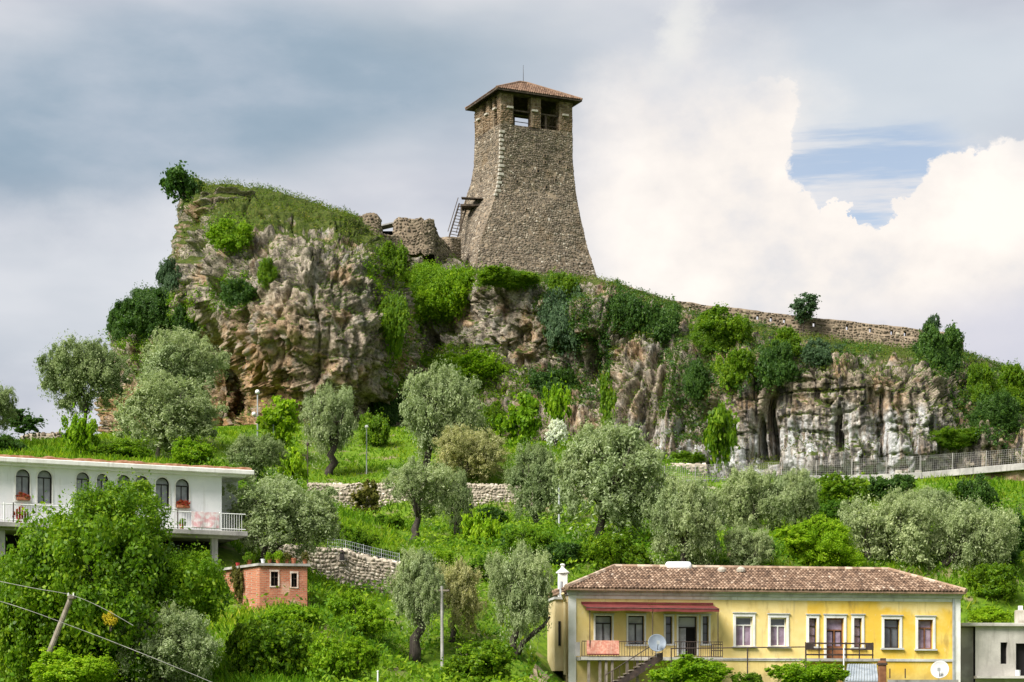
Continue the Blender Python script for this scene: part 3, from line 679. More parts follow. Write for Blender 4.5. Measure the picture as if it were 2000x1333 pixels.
protos('bush', 4, 220, Rr=1.6, nlobe=15, nsub=15, nleaf=105, leaf=.13, aspect=.6, lobe_r=.42, sprays=.06)
protos('shrub', 3, 260, Rr=.8, nlobe=9, nsub=10, nleaf=70, leaf=.095, aspect=.55, lobe_r=.45, sprays=.08)
protos('sapling', 2, 300, Rr=1.2, nlobe=12, nsub=9, nleaf=95, leaf=.11, aspect=.62, lobe_r=.30, open_=.15, spire=True, sprays=.08)

_pick = {}
def crown_part(parent, kind, centre, rx, ry, rz, mat, rot=None, name='crown'):
    k = _pick.get(kind, 0); _pick[kind] = k + 1
    me = CROWN[kind][k % len(CROWN[kind])]; rh, rv = me['rx'], me['rz']
    o = bpy.data.objects.new(name, me); COL.objects.link(o); o.parent = parent; ORG[o.name] = Vector(centre)
    o.location = Vector(centre) - ORG[parent.name]; o.scale = (rx / rh, ry / rh, rz / rv)
    a = random.uniform(0, 6.28) if rot is None else rot
    o.rotation_euler = (0, 0, a) if abs(rx - ry) < .35 * rx else (0, 0, 0)
    o.material_slots[0].link = 'OBJECT'; o.material_slots[0].material = MATS[mat]
    return o
def trunk_part(parent, foot, top, centre, rr, r0, mat='bark', bends=1.0, limbs=6, seed=0, via=None):
    rng = random.Random(seed); mb = MB(); foot, top = Vector(foot), Vector(top)
    n = 6; pts = []
    L = (top - foot).length
    for k in range(n + 1):
        f = k / n; p = foot.lerp(top, f)
        if via: p = foot.lerp(Vector(via), f * 2) if f < .5 else Vector(via).lerp(top, f * 2 - 1)
        if 0 < k: p += Vector((rng.uniform(-1, 1), rng.uniform(-1, 1), 0)) * .07 * L * bends * math.sin(math.pi * min(f, .9))
        pts.append(p)
    pts[0] = foot - Vector((0, 0, .35))
    mb.tube(pts, [r0 * (1.35, 1.0, .92, .85, .76, .66, .55)[k] * rng.uniform(.9, 1.12) for k in range(n + 1)], 9)
    for j in range(limbs):
        a = 2 * math.pi * (j + rng.uniform(-.3, .3)) / limbs; st = pts[rng.choice((4, 5, 6, 6))]
        end = Vector(centre) + Vector((math.cos(a) * rr[0] * .62, math.sin(a) * rr[1] * .62, rr[2] * rng.uniform(-.1, .55)))
        mid = st.lerp(end, .5) + Vector((rng.uniform(-.2, .2) * rr[0], rng.uniform(-.2, .2) * rr[1], -rng.uniform(0, .12) * rr[2]))
        mb.tube([st, st.lerp(mid, .5), mid, mid.lerp(end, .55) + Vector((0, 0, .05 * rr[2])), end], [r0 * .5, r0 * .4, r0 * .3, r0 * .2, r0 * .08], 6)
        for q in range(2):
            b0 = mid.lerp(end, rng.uniform(.1, .6)); b1 = b0 + Vector((rng.uniform(-1, 1), rng.uniform(-1, 1), rng.uniform(.1, 1))) * .35 * rr[2]
            mb.tube([b0, b0.lerp(b1, .5), b1], [r0 * .2, r0 * .13, r0 * .05], 5)
    return mb.build('trunk', mat, parent, smooth=True)
def tree(name, label, cat, box, d, foot_px=None, kind='olive', mat='olive_leaf', group=None, tr=.17, barkm='bark', bends=1., depth=.9, limbs=6, extra=(), seed=0, via=None, ztrunk=None, foot_d=None, sink=.05):
    px0, px1, py0, py1 = box
    c = at((px0 + px1) / 2, (py0 + py1) / 2, d); rx = (px1 - px0) / 2 / FPX * d; rz = (py1 - py0) / 2 / FPX * d; ry = rx * depth
    fd = foot_d or d; fx = xof(foot_px if foot_px is not None else (px0 + px1) / 2, fd); fz = gz(fx, fd) - sink if ztrunk is None else ztrunk
    t = thing(name, label, cat, (fx, fd, fz), group)
    top = Vector((c.x * .8 + fx * .2, d * .8 + fd * .2, c.z - rz * .25))
    trunk_part(t, (fx, fd, fz), top, c, (rx, ry, rz), tr, barkm, bends, limbs, seed or int(px0 * 7 + py0), Vector(at(*via)) if via else None)
    rr_ = random.Random(int(px0 * 3 + py1))
    if kind.startswith('olive'):
        crown_part(t, kind, c + Vector((rr_.uniform(-.1, .1) * rx, 0, -.04 * rz)), rx * .86, ry * .82, rz * .86, mat)
        for k in range(4):
            q = rr_.uniform(.44, .60); an = (-.1, .75, 1.6, 2.5, 3.2)[k] + rr_.uniform(-.25, .25)
            crown_part(t, 'olive_open', c + Vector((math.cos(an) * rx * (1.08 - q), rr_.uniform(-.5, .3) * ry, math.sin(an) * rz * (1.06 - q) * .95)), rx * q, rx * q * .9, rz * q * 1.05, mat, name='foliage')
    else: crown_part(t, kind, c, rx * .96, ry * .95, rz * .98, mat)
    for (bx, kd, mt) in extra:
        c2 = at((bx[0] + bx[1]) / 2, (bx[2] + bx[3]) / 2, d); crown_part(t, kd, c2, (bx[1] - bx[0]) / 2 / FPX * d * .95, (bx[1] - bx[0]) / 2 / FPX * d * .9, (bx[3] - bx[2]) / 2 / FPX * d * .95, mt or mat)
    return t
def bush(name, label, cat, box, d, kind='bush', mat='green_leaf', group=None, depth=.85, base=None, pos3=None):
    """a bush growing from the ground (or rock) with short stems"""
    px0, px1, py0, py1 = box
    c = at((px0 + px1) / 2, (py0 + py1) / 2, d); rx = (px1 - px0) / 2 / FPX * d; rz = (py1 - py0) / 2 / FPX * d
    b = Vector(base) if base else Vector((c.x, d + .1, c.z - rz * .95))
    t = thing(name, label, cat, b, group)
    mb = MB()
    rng = random.Random(int(px0 + py0 * 3))
    for k in range(5):
        e = c + Vector((rng.uniform(-.5, .5) * rx, rng.uniform(-.4, .4) * rx * depth, rng.uniform(-.1, .6) * rz))
        mb.tube([b - Vector((0, 0, .15)), b.lerp(e, .5) + Vector((rng.uniform(-.1, .1), 0, 0)), e], [.05, .035, .012], 5)
    mb.build('stem', 'bark', t)
    crown_part(t, kind, c + Vector((rng.uniform(-.12, .12) * rx, 0, -.12 * rz)), rx * .78, rx * depth * .75, rz * .74, mat, name='foliage')
    k2 = 'shrub' if kind in ('shrub', 'bush') else 'bush'
    for k in range(5):
        q = rng.uniform(.34, .52); an = rng.uniform(0, 6.28)
        crown_part(t, k2, c + Vector((math.cos(an) * rx * (1 - q), rng.uniform(-.4, .4) * rx * depth, math.sin(an) * rz * (1 - q))), rx * q, rx * q * .8, rz * q, mat, name='foliage')
    return t
# ------------------------------------------------------------------ the keep
TH = R(25); ER = Vector((math.cos(TH), math.sin(TH), 0)); EL = Vector((-math.sin(TH), math.cos(TH), 0))
TF = Vector((xof(977, 190), 190, 0)); WR, WL = 7.5, 5.84
def TP(a, b, z): p = TF + ER * a + EL * b; return Vector((p.x, p.y, z))
tower = thing('watch_tower', 'tall tapering rubble-stone castle tower with open belvedere and low tiled roof', 'tower', (1.5, 193, 41))
LEV = [(38.5, (-4.1, 185.6), (9.3, 190.8), (6.5, 202.5), (-5.6, 197)), (42., (-3.5, 186.7), (8.15, 191.7), (5.6, 201.3), (-5.25, 196.4)),
       (45.6, (-2.75, 188.0), (7.05, 192.4), (4.4, 200), (-5.1, 195.8)), (48.9, (-1.75, 189.2), (6.35, 192.8), (3.9, 199.2), (-5.0, 195.6)),
       (50.3, (-1.35, 189.7), (6.1, 193.0), (3.7, 198.9), (-4.65, 195.5)), (52.2, (-1.15, 189.9), (5.85, 193.1), (3.45, 198.6), (-3.95, 195.4)),
       (54., (-1.09, 190), (5.72, 193.17), (3.3, 198.5), (-3.62, 195.3)), (56.5, (-1.09, 190), (5.71, 193.17), (3.24, 198.46), (-3.56, 195.3))]
lv = np.array([[list(c) + [z] for c in cs] for z, *cs in LEV])            # (8,4,3)
NZ = 150; zs = np.linspace(38.5, 56.5, NZ); LZ = lv[:, 0, 2]
cor = np.stack([np.stack([np.interp(zs, LZ, lv[:, k, j]) for j in range(2)] + [zs], 1) for k in range(4)], 1)   # (NZ,4,3)
ks = np.ones(7) / 7
for k in range(4):
    for j in range(2): q = np.pad(cor[:, k, j], 3, mode='edge'); cor[:, k, j] = np.convolve(q, ks, 'valid')
TG = []
for k, (a, b, n) in enumerate(((0, 1, 60), (1, 2, 45), (2, 3, 60), (3, 0, 50))):
    f = np.linspace(0, 1, n)[None, :, None]; G = cor[:, a][:, None] * (1 - f) + cor[:, b][:, None] * f
    nn = np.cross(np.gradient(G, axis=1), np.gradient(G, axis=0)); nn /= np.linalg.norm(nn, axis=2, keepdims=True)
    low = 1 - sstep(47, 52, G[..., 2]); edge = np.minimum(1, np.minimum(f[..., 0], 1 - f[..., 0]) * 14)
    dsp = (.10 * fbm(G.reshape(-1, 3), .5, 4, 3) + .05 * fbm(G.reshape(-1, 3), 2.2, 3, 8)).reshape(G.shape[:2]) + .35 * low * np.sin(np.pi * f[..., 0])
    G = G + nn * (dsp * edge)[..., None]; TG.append(G)
    gridpart('wall', G, 'tower_mortar', tower)
def beam_hole(u, v): return ~((np.abs(u - .28) < .008) & (np.abs(v - .2) < .0))
stones_part('rubble_stones', [TG[0], TG[3], TG[1], TG[2]], 'tower_stone', tower, .24, .17, .035, 5, gap=.03, jit=.3, warp=.9, skip=.1)
# put-log holes: proud frames, each holding a black panel as painted shade
rng = random.Random(3)
for (px, py) in [(1023, 316), (1063, 305), (1065, 318), (1092, 318), (1009, 356), (1027, 410), (1107, 328), (1066, 366), (940, 350), (967, 345), (1050, 335), (1085, 352)]:
    fa = TG[0] if px > 978 else TG[3]
    q = fa.reshape(-1, 3); pp = CX + FPX * q[:, 0] / q[:, 1]; yy = HZ - FPX * q[:, 2] / q[:, 1]
    c = Vector(q[np.argmin((pp - px) ** 2 + (yy - py) ** 2)]); e = ER if px > 978 else -EL; nrm = EL * -1 if px > 978 else ER * -1
    mb = MB(); s = rng.uniform(.08, .13)
    for (x0, x1, z0, z1) in ((-s - .04, -s, -s, s), (s, s + .04, -s, s), (-s - .04, s + .04, s, s + .04), (-s - .04, s + .04, -s - .04, -s)):
        mb.hexa([c + e * x0 + nrm * -.05 + Vector((0, 0, z0)), c + e * x1 - nrm * .05 + Vector((0, 0, z0)), c + e * x1 + nrm * .11 + Vector((0, 0, z0)), c + e * x0 + nrm * .11 + Vector((0, 0, z0))],
                [c + e * x0 + nrm * -.05 + Vector((0, 0, z1)), c + e * x1 - nrm * .05 + Vector((0, 0, z1)), c + e * x1 + nrm * .11 + Vector((0, 0, z1)), c + e * x0 + nrm * .11 + Vector((0, 0, z1))])
    h = mb.build('putlog_hole', 'tower_mortar', tower)
    MB().poly([c + nrm * .085 + e * a + Vector((0, 0, b)) for a, b in ((-s, -s), (s, -s), (s, s), (-s, s))]).build('hole_shade', 'dark_void', h)
# pale quoins up the near corner
k = 0
for z in np.arange(49.6, 56.0, .40):
    f = np.interp(z, zs, np.arange(NZ)); c = Vector(cor[int(f), 0]); k += 1
    la, lb = ((.44, .16), (.22, .14))[k % 2]
    la *= rng.uniform(.8, 1.15)
    mb = MB().hexa([Vector((c.x, c.y, z)) + ER * a + EL * b for a, b in ((-.07, -.085), (la, -.085), (la, .12), (-.07, lb))],
                   [Vector((c.x, c.y, z + .25)) + ER * a + EL * b for a, b in ((-.07, -.085), (la, -.085), (la, .12), (-.07, lb))])
    mb.build('quoin', 'quoin_stone', tower, bevel=.02)
# belvedere storey
Z0, Z1 = 56.5, 59.32
def tbox(mb, a0, a1, b0, b1, z0, z1): return mb.box((a0, b0, z0), (a1, b1, z1), TP)
def stoneface(p0, p1, z0, z1, nrm, n=10):
    u = np.linspace(0, 1, n); v = np.linspace(0, 1, n); p0, p1 = np.array(p0), np.array(p1)
    G = (p0[None, :] * (1 - u)[:, None] + p1[None, :] * u[:, None])[None].repeat(n, 0).copy(); G[..., 2] = (z0 + (z1 - z0) * v)[:, None]
    return G
tbox(MB(), .02, WR - .02, .02, WL - .02, Z0 - .25, Z0 - .01).build('floor', 'old_timber', tower)
T = .75; pil = []
FA = [(0, 1.35), (3.2, 4.2), (6.15, WR)]               # pillars along the right-hand face
BA = [(0, 1.5), (2.45, 3.9), (5.95, WR)]                 # far face
LA = [(1.5, 1.75), (2.55, 3.25), (4.05, WL)]             # left-hand face, between the corner piers
for (a0, a1) in FA: pil.append((a0, a1, 0, T))
for (a0, a1) in BA: pil.append((a0, a1, WL - T, WL))
for (b0, b1) in LA: pil.append((0, T, max(b0, T), min(b1, WL - T)))
for (b0, b1) in [(T, 1.6), (2.4, 3.4), (4.3, WL - T)]: pil.append((WR - T, WR, b0, b1))
grids = []
for (a0, a1, b0, b1) in pil:
    p = tbox(MB(), a0, a1, b0, b1, Z0, Z1).build('pillar', 'tower_mortar', tower, bevel=.03)
    g = [stoneface(TP(a0, b0, 0), TP(a1, b0, 0), Z0, Z1, None), stoneface(TP(a0, b1, 0), TP(a0, b0, 0), Z0, Z1, None)]
    g[0] = g[0] - np.array(EL) * .004; g[1] = g[1] - np.array(ER) * .004; grids += g
# left-hand face is closed up to breast height, with two small lights above
tbox(MB(), .12, T - .1, 1.25 + .5, 2.55, Z0, 58.35).build('parapet', 'tower_mortar', tower)
tbox(MB(), .12, T - .1, 3.25, 4.05, Z0, 58.35).build('parapet', 'tower_mortar', tower)
for b0, b1 in ((1.75, 2.55), (3.25, 4.05)): grids.append(stoneface(TP(.115, b1, 0), TP(.115, b0, 0), Z0, 58.35, None))
stones_part('pillar_stones', grids, 'pier_stone', tower, .28, .19, .04, 60, gap=.04)
# lintel beams, rails, corbel stones
mb = MB(); tbox(mb, -.05, WR + .05, .08, .45, Z1 - .02, Z1 + .2); tbox(mb, -.05, WR + .05, WL - .45, WL - .08, Z1 - .02, Z1 + .2); tbox(mb, .08, .45, .46, WL - .46, Z1 - .018, Z1 + .19); tbox(mb, WR - .45, WR - .08, .46, WL - .46, Z1 - .018, Z1 + .19)
mb.build('wall_plate', 'old_timber', tower)
for (a0, a1, zz) in ((1.35, 3.2, 57.95), (4.2, 6.15, 57.95)):
    tbox(MB(), a0, a1, .25, .42, zz - .07, zz + .07).build('rail', 'old_timber', tower)
for (a0, a1) in ((1.35, 3.2), (4.2, 6.15)):
    for zz in (56.9,): tbox(MB(), a0, a1, .3, .36, zz, zz + .06).build('rail', 'old_timber', tower)
tbox(MB(), 4.75, 4.95, .28, .48, Z0, 57.9).build('post', 'old_timber', tower)
for (a, b) in ((.95, -.12), (3.5, -.12), (6.7, -.12)): tbox(MB(), a - .3, a + .3, b - .1, .1, 57.96, 58.14).build('corbel', 'quoin_stone', tower)
for b in (1.0, 2.9, 4.7): tbox(MB(), -.22, .1, b - .3, b + .3, 58.0, 58.16).build('corbel', 'quoin_stone', tower)
# roof
OV = .68; EZ = 59.5; apex0, apex1 = TP(WR / 2 - .35, WL / 2, 61.5), TP(WR / 2 + .35, WL / 2, 61.5)
ec = [TP(-OV, -OV, EZ), TP(WR + OV, -OV, EZ), TP(WR + OV, WL + OV, EZ), TP(-OV, WL + OV, EZ)]
mb = MB(); dn = Vector((0, 0, -.14))
mb.poly([ec[0], ec[1], apex1, apex0]).poly([ec[1], ec[2], apex1]).poly([ec[2], ec[3], apex0, apex1]).poly([ec[3], ec[0], apex0])
mb.poly([ec[1] + dn, ec[0] + dn, apex0 + dn, apex1 + dn]).poly([ec[2] + dn, ec[1] + dn, apex1 + dn]).poly([ec[3] + dn, ec[2] + dn, apex1 + dn, apex0 + dn]).poly([ec[0] + dn, ec[3] + dn, apex0 + dn])
for k in range(4): mb.poly([ec[k] + dn, ec[(k + 1) % 4] + dn, ec[(k + 1) % 4], ec[k]])
roof = mb.build('roof', 'old_timber', tower)
planes = [(ec[0], ec[1], apex1, apex0), (ec[1], ec[2], apex1, apex1), (ec[2], ec[3], apex0, apex1), (ec[3], ec[0], apex0, apex0)]
o = barrel_tiles(planes, .22, .42, 4).build('tiles', 'tower_tile', roof); tag(o, kind='stuff')
mb = MB()
for k, ap in ((0, apex0), (1, apex1), (2, apex1), (3, apex0)): mb.tube([ec[k] + Vector((0, 0, .06)), ap + Vector((0, 0, .1))], .12, 7, tint=.6)
mb.tube([apex0 + Vector((0, 0, .1)), apex1 + Vector((0, 0, .1))], .12, 7, tint=.6)
mb.build('ridge_tiles', 'tower_tile', roof)
MB().tube([(apex0 + apex1) / 2, (apex0 + apex1) / 2 + Vector((0, 0, 1.75))], [.035, .015], 6).build('lightning_rod', 'iron', tower)

# ------------------------------------------------------------------ timber stair beside the keep
st = thing('timber_stair', 'weathered timber ladder stair with landing against the tower', 'stair', at(882, 470, 192))
A0, A1 = at(877, 464, 191), at(897, 398, 192.6); B0, B1 = A0 + Vector((.75, .55, 0)), A1 + Vector((.75, .55, 0))
for p, q in ((A0, A1), (B0, B1)):
    MB().tube([p, q], .075, 6).build('stringer', 'old_timber', st)
    MB().tube([p + Vector((-.1, 0, .55)), q + Vector((-.1, 0, .55))], .04, 5).build('handrail', 'old_timber', st)
for k in range(1, 11):
    a, b = A0.lerp(A1, k / 11), B0.lerp(B1, k / 11)
    MB().hexa([a + Vector((-.09, 0, 0)), b + Vector((-.09, 0, 0)), b + Vector((.12, .05, 0)), a + Vector((.12, .05, 0))], [a + Vector((-.09, 0, .05)), b + Vector((-.09, 0, .05)), b + Vector((.12, .05, .05)), a + Vector((.12, .05, .05))]).build('tread', 'grey_timber', st)
p0 = at(899, 400, 191.6); mb = MB()
mb.box((p0.x, p0.y, p0.z - .12), (p0.x + 2.0, p0.y + 1.6, p0.z + .06)); mb.build('landing', 'old_timber', st)
for dx in (.08, 1.9): MB().box((p0.x + dx - .06, p0.y + .05, p0.z - 2.4), (p0.x + dx + .06, p0.y + .17, p0.z - .12)).build('post', 'old_timber', st)
MB().hexa([p0 + Vector(v) for v in ((.1, -.3, .55), (2.1, -.3, .45), (2.1, 1.5, .75), (.1, 1.5, .85))], [p0 + Vector(v) for v in ((.1, -.3, .65), (2.1, -.3, .55), (2.1, 1.5, .85), (.1, 1.5, .95))]).build('canopy', 'old_timber', st)

# ------------------------------------------------------------------ ruined walls and ramparts
def ruin(name, label, cat, line, thick, depth_down, mat='rampart_stone', mort='tower_mortar', seed=0, rough=.25, group=None, sw=.32, sh=.22, plain=False):
    """line: (px, py_top, d) along the top of the wall; irregular crest, solid with thickness"""
    L = np.array([list(at(*q)) for q in line]); n = max(12, int(np.linalg.norm(L[-1] - L[0]) / .3)); n = min(n, 260)
    seg = np.r_[0, np.cumsum(np.linalg.norm(np.diff(L, axis=0), axis=1))]; s = np.linspace(0, seg[-1], n)
    T_ = np.stack([np.interp(s, seg, L[:, k]) for k in range(3)], 1)
    T_[:, 2] += rough * (fbm(T_, 1.1, 3, seed + 5) - .1) * .9
    root = thing(name, label, cat, (L[:, 0].mean(), L[:, 1].mean(), L[:, 2].min() - depth_down), group)
    tan = np.gradient(T_, axis=0); tan[:, 2] = 0; tan /= np.linalg.norm(tan, axis=1, keepdims=True)
    nb = np.c_[-tan[:, 1], tan[:, 0]] ; nb = np.c_[nb, np.zeros(n)]
    if nb[:, 1].mean() < 0: nb = -nb
    nv = 30; v = np.linspace(0, 1, nv)[:, None, None]; bot = T_.copy(); bot[:, 2] = T_[:, 2] - depth_down
    F_ = bot[None] * (1 - v) + T_[None] * v
    if plain: F_ = F_ + (-nb[None]) * (.3 * np.sin(F_[..., 2:3] * 8 + 2 * fbm(F_.reshape(-1, 3), .5, 2, 4).reshape(nv, n)[..., None]))
    F_ = F_ + (-nb[None]) * (.12 * fbm(F_.reshape(-1, 3), .6, 3, seed).reshape(nv, n)[..., None] + .10 * (1 - v))
    Bk = (F_ + nb[None] * thick)[::-1]
    G = np.concatenate([F_, Bk], 0)
    gridpart('masonry', G, mort, root)
    mb = MB()
    for e in (0, n - 1):
        a = [tuple(p) for p in F_[:, e]]; b = [tuple(p) for p in Bk[:, e]]; mb.poly(a + b)
    mb.build('wall_end', mort, root)
    if plain: return root
    top = np.stack([F_[-1] + [0, 0, .01], Bk[0] + [0, 0, .01]], 0)
    stones_part('rubble_stones', [F_, top], mat, root, sw, sh, .06, seed + 1)
    return root
ruin('ruined_wall', 'broken stone wall stub where the grassy headland top meets the castle', 'ruin', [(668, 421, 182.6), (690, 418, 182.6), (712, 417, 182.6), (714, 420, 182.6), (730, 418, 182.6), (741, 421, 182.7), (744, 432, 183)], 1.1, 3.0, seed=1, rough=.6)
ruin('ruined_wall', 'rounded stone bastion stump between the dark doorway and the timber stair', 'ruin', [(769, 437, 186.2), (772, 429, 185.6), (789, 430, 185.4), (791, 425, 185.3), (826, 424, 185.2), (829, 430, 185.2), (845, 431, 185.5), (849, 444, 186), (856, 455, 186.5), (860, 466, 187), (874, 478, 187.5), (884, 490, 188)], 1.2, 3.2, seed=2, rough=.5)
ruin('ruined_wall', 'low rubble footing under the timber stair', 'ruin', [(862, 466, 189), (880, 463, 188), (900, 464, 189)], 1.5, 2.6, seed=3, rough=.12)
ruin('ruined_wall', 'low connecting wall beneath the dark doorway', 'ruin', [(738, 458, 184), (775, 459, 185), (800, 468, 185.5)], .9, 2., seed=6, rough=.1)
dr = thing('gate_chamber', 'dark roofed doorway between two ruined castle walls', 'doorway', at(757, 461, 187))
p = at(744, 460, 187); w_ = 1.35
for dx in (0, w_ - .12): MB().box((p.x + dx, 187, p.z - .6), (p.x + dx + .12, 188.4, p.z + .72)).build('jamb', 'grey_timber', dr)
MB().box((p.x + .12, 188.3, p.z - .6), (p.x + w_ - .12, 188.4, p.z + .7)).build('dark_backing', 'dark_void', dr)  # black panel: the doorway's inner shade put into the colour
MB().hexa([Vector(v) for v in ((p.x - .2, 186.7, p.z + .72), (p.x + w_ + .3, 186.7, p.z + 1.15), (p.x + w_ + .3, 188.6, p.z + 1.25), (p.x - .2, 188.6, p.z + .82))],
          [Vector(v) for v in ((p.x - .2, 186.7, p.z + .84), (p.x + w_ + .3, 186.7, p.z + 1.27), (p.x + w_ + .3, 188.6, p.z + 1.37), (p.x - .2, 188.6, p.z + .94))]).build('lean_to_roof', 'concrete', dr)
ruin('ruined_wall', 'weathered layered stone wall on the overgrown top of the headland', 'ruin', [(384, 380, 174), (400, 370, 172.8), (420, 372, 172.5), (440, 365, 172.3), (470, 368, 172.5), (490, 372, 173), (508, 384, 174)], 2.2, 1.9, mort='rock', seed=9, rough=.6, plain=True)

# rampart with real loopholes
ra = thing('rampart_wall', 'long stone rampart with small loopholes running down from the tower', 'rampart', at(1500, 650, 184))
RL = [(1150, 541, 187), (1180, 548, 187), (1230, 560, 187), (1300, 584, 187), (1370, 595, 187), (1440, 602, 186), (1520, 613, 185.5), (1600, 622, 185), (1700, 632, 183.5), (1780, 641, 182), (1850, 649, 181), (1878, 659, 180.6), (1882, 663, 181)]
L = np.array([list(at(*q)) for q in RL]); pxs = np.array([q[0] for q in RL], float)
loops = [1480, 1506, 1532, 1655, 1742, 1768, 1348, 1385, 1590, 1700]
ed = [1150.]
for q in sorted(loops): ed += [q - 2.6, q + 2.6]
ed.append(1882.)
def rp(px, dz=0., back=0.):
    p = np.array([np.interp(px, pxs, L[:, k]) for k in range(3)]); p[2] += dz; p[1] += back; return p
def rgrid(p0, p1, z0, z1, back=0.):
    n = max(3, int((p1 - p0) / 5)); us = np.linspace(p0, p1, n); nv = max(3, int((z1 - z0) / .3)); G = np.array([[rp(u, z, back) for u in us] for z in np.linspace(z0, z1, nv)])
    G[..., 1] += .10 * fbm(G.reshape(-1, 3), .7, 3, 31).reshape(G.shape[:2]); 
    if z1 == 0.: G[-1, :, 2] += .10 * fbm(G[-1], .9, 3, 33)
    return G
def rsolid(p0, p1, z0, z1, name):
    F_ = rgrid(p0, p1, z0, z1); B_ = F_[::-1] + np.array([0, .7, 0]); G = np.concatenate([F_, B_, F_[:1]], 0)
    gridpart(name, G, 'tower_mortar', ra); mb = MB()
    for e in (0, -1): mb.poly([tuple(p) for p in F_[:, e]] + [tuple(p) for p in B_[:, e]])
    mb.build('wall_end', 'tower_mortar', ra)
    return F_
fg = [rsolid(1150, 1882, -3.0, -.80, 'wall_base'), rsolid(1150, 1882, -.38, 0., 'wall_crest')]
for k in range(0, len(ed) - 1, 2): fg.append(rsolid(ed[k], ed[k + 1], -.80, -.38, 'wall_section'))
stones_part('rubble_stones', fg, 'rampart_stone', ra, .32, .22, .06, 90)
ruin('rampart_wall', 'low rampart remnant dropping away beyond the rampart corner', 'rampart', [(1884, 692, 182), (1920, 702, 182), (1960, 717, 183), (2010, 735, 184), (2080, 765, 186)], .7, 1.6, seed=21, rough=.12)

# ------------------------------------------------------------------ retaining walls on the slope
def retaining(name, label, line, thick, seed, sw, sh, parts=False, mat='wall_stone', proud=.07):
    top = np.array([list(at(px, pt, d)) for px, pt, pb, d in line]); bot = np.array([list(at(px, pb, d)) for px, pt, pb, d in line])
    n = 90; s = np.linspace(0, len(line) - 1, n); ip = lambda A: np.stack([np.interp(s, np.arange(len(line)), A[:, k]) for k in range(3)], 1)
    Tt, Bb = ip(top), ip(bot); Bb[:, 2] -= .5; Tt[:, 2] += .06 * fbm(Tt, 1.2, 3, seed)
    v = np.linspace(0, 1, 10)[:, None, None]; F_ = Bb[None] * (1 - v) + Tt[None] * v; F_[..., 1] -= .15 * (1 - v[..., 0]) - .04 * fbm(F_.reshape(-1, 3), .8, 3, seed).reshape(10, n)
    root = thing(name, label, 'wall', tuple(Bb.mean(0)), 'stone retaining walls')
    B_ = (F_ + np.array([0, thick, 0]))[::-1]
    gridpart('core', np.concatenate([F_, B_], 0), 'wall_mortar', root)
    mb = MB()
    for e in (0, -1): mb.poly([tuple(p) for p in F_[:, e]] + [tuple(p) for p in B_[:, e]])
    mb.build('wall_end', 'wall_mortar', root)
    top_g = np.stack([F_[-1] + [0, 0, .01], B_[0] + [0, 0, .01]], 0)
    if not parts: stones_part('stones', [F_, top_g], mat, root, sw, sh, proud, seed)
    else:
        V, F, t = masonry(F_, sw, sh, proud, seed=seed, gap=.05, jit=.3); m = len(V) // 8; V = V.reshape(m, 8, 3); t = t.reshape(m, 5)
        area = np.linalg.norm(np.cross(V[:, 1] - V[:, 0], V[:, 3] - V[:, 0]), axis=1); order = np.argsort(-area); F0 = F[:5]
        for i in order[:295]:
            c = V[i].mean(0); me = npmesh('stone', V[i] - c, F0, t[i]); o = link('stone', me, mat, root, Vector(c)); o.location = Vector(c) - ORG[root.name]
        rest = order[295:]
        if len(rest):
            Vr = V[rest].reshape(-1, 3); Fr = (np.arange(len(rest))[:, None, None] * 8 + F0[None]).reshape(-1, 4)
            o = link('small_stones', npmesh('small_stones', Vr - np.array(ORG[root.name]), Fr, t[rest].ravel()), mat, root); tag(o, kind='stuff')
        stones_part('coping_stones', [top_g], mat, root, sw, sh, proud, seed + 7)
    return root
retaining('retaining_wall', 'pale rubble retaining wall beside the red brick hut', [(432, 1042, 1105, 111), (470, 1040, 1110, 111), (520, 1058, 1120, 111), (555, 1064, 1130, 111), (600, 1068, 1145, 111), (640, 1072, 1148, 111), (680, 1076, 1150, 111), (720, 1087, 1150, 111), (770, 1098, 1152, 111), (810, 1108, 1155, 111)], .6, 41, .235, .165, parts=True)
retaining('retaining_wall', 'long straight stone retaining wall across the middle of the olive slope', [(600, 946, 992, 138.6), (640, 946, 990, 138.6), (800, 945, 986, 138.6), (950, 947, 980, 138.6), (1110, 950, 976, 138.8), (1250, 952, 972, 139.5), (1400, 953, 972, 141)], .6, 42, .24, .16, mat='wall_stone')
retaining('retaining_wall', 'short rubble wall under the cliff where the path ends', [(1270, 908, 928, 158), (1320, 906, 930, 157), (1380, 907, 930, 157)], .6, 43, .4, .26)
retaining('retaining_wall', 'low dark dry-stone wall on the grassy left-hand skyline', [(40, 851, 862, 141.5), (70, 846, 862, 141.5), (100, 848, 862, 141.5), (118, 844, 862, 141.5)], .6, 44, .3, .2, mat='rampart_stone')

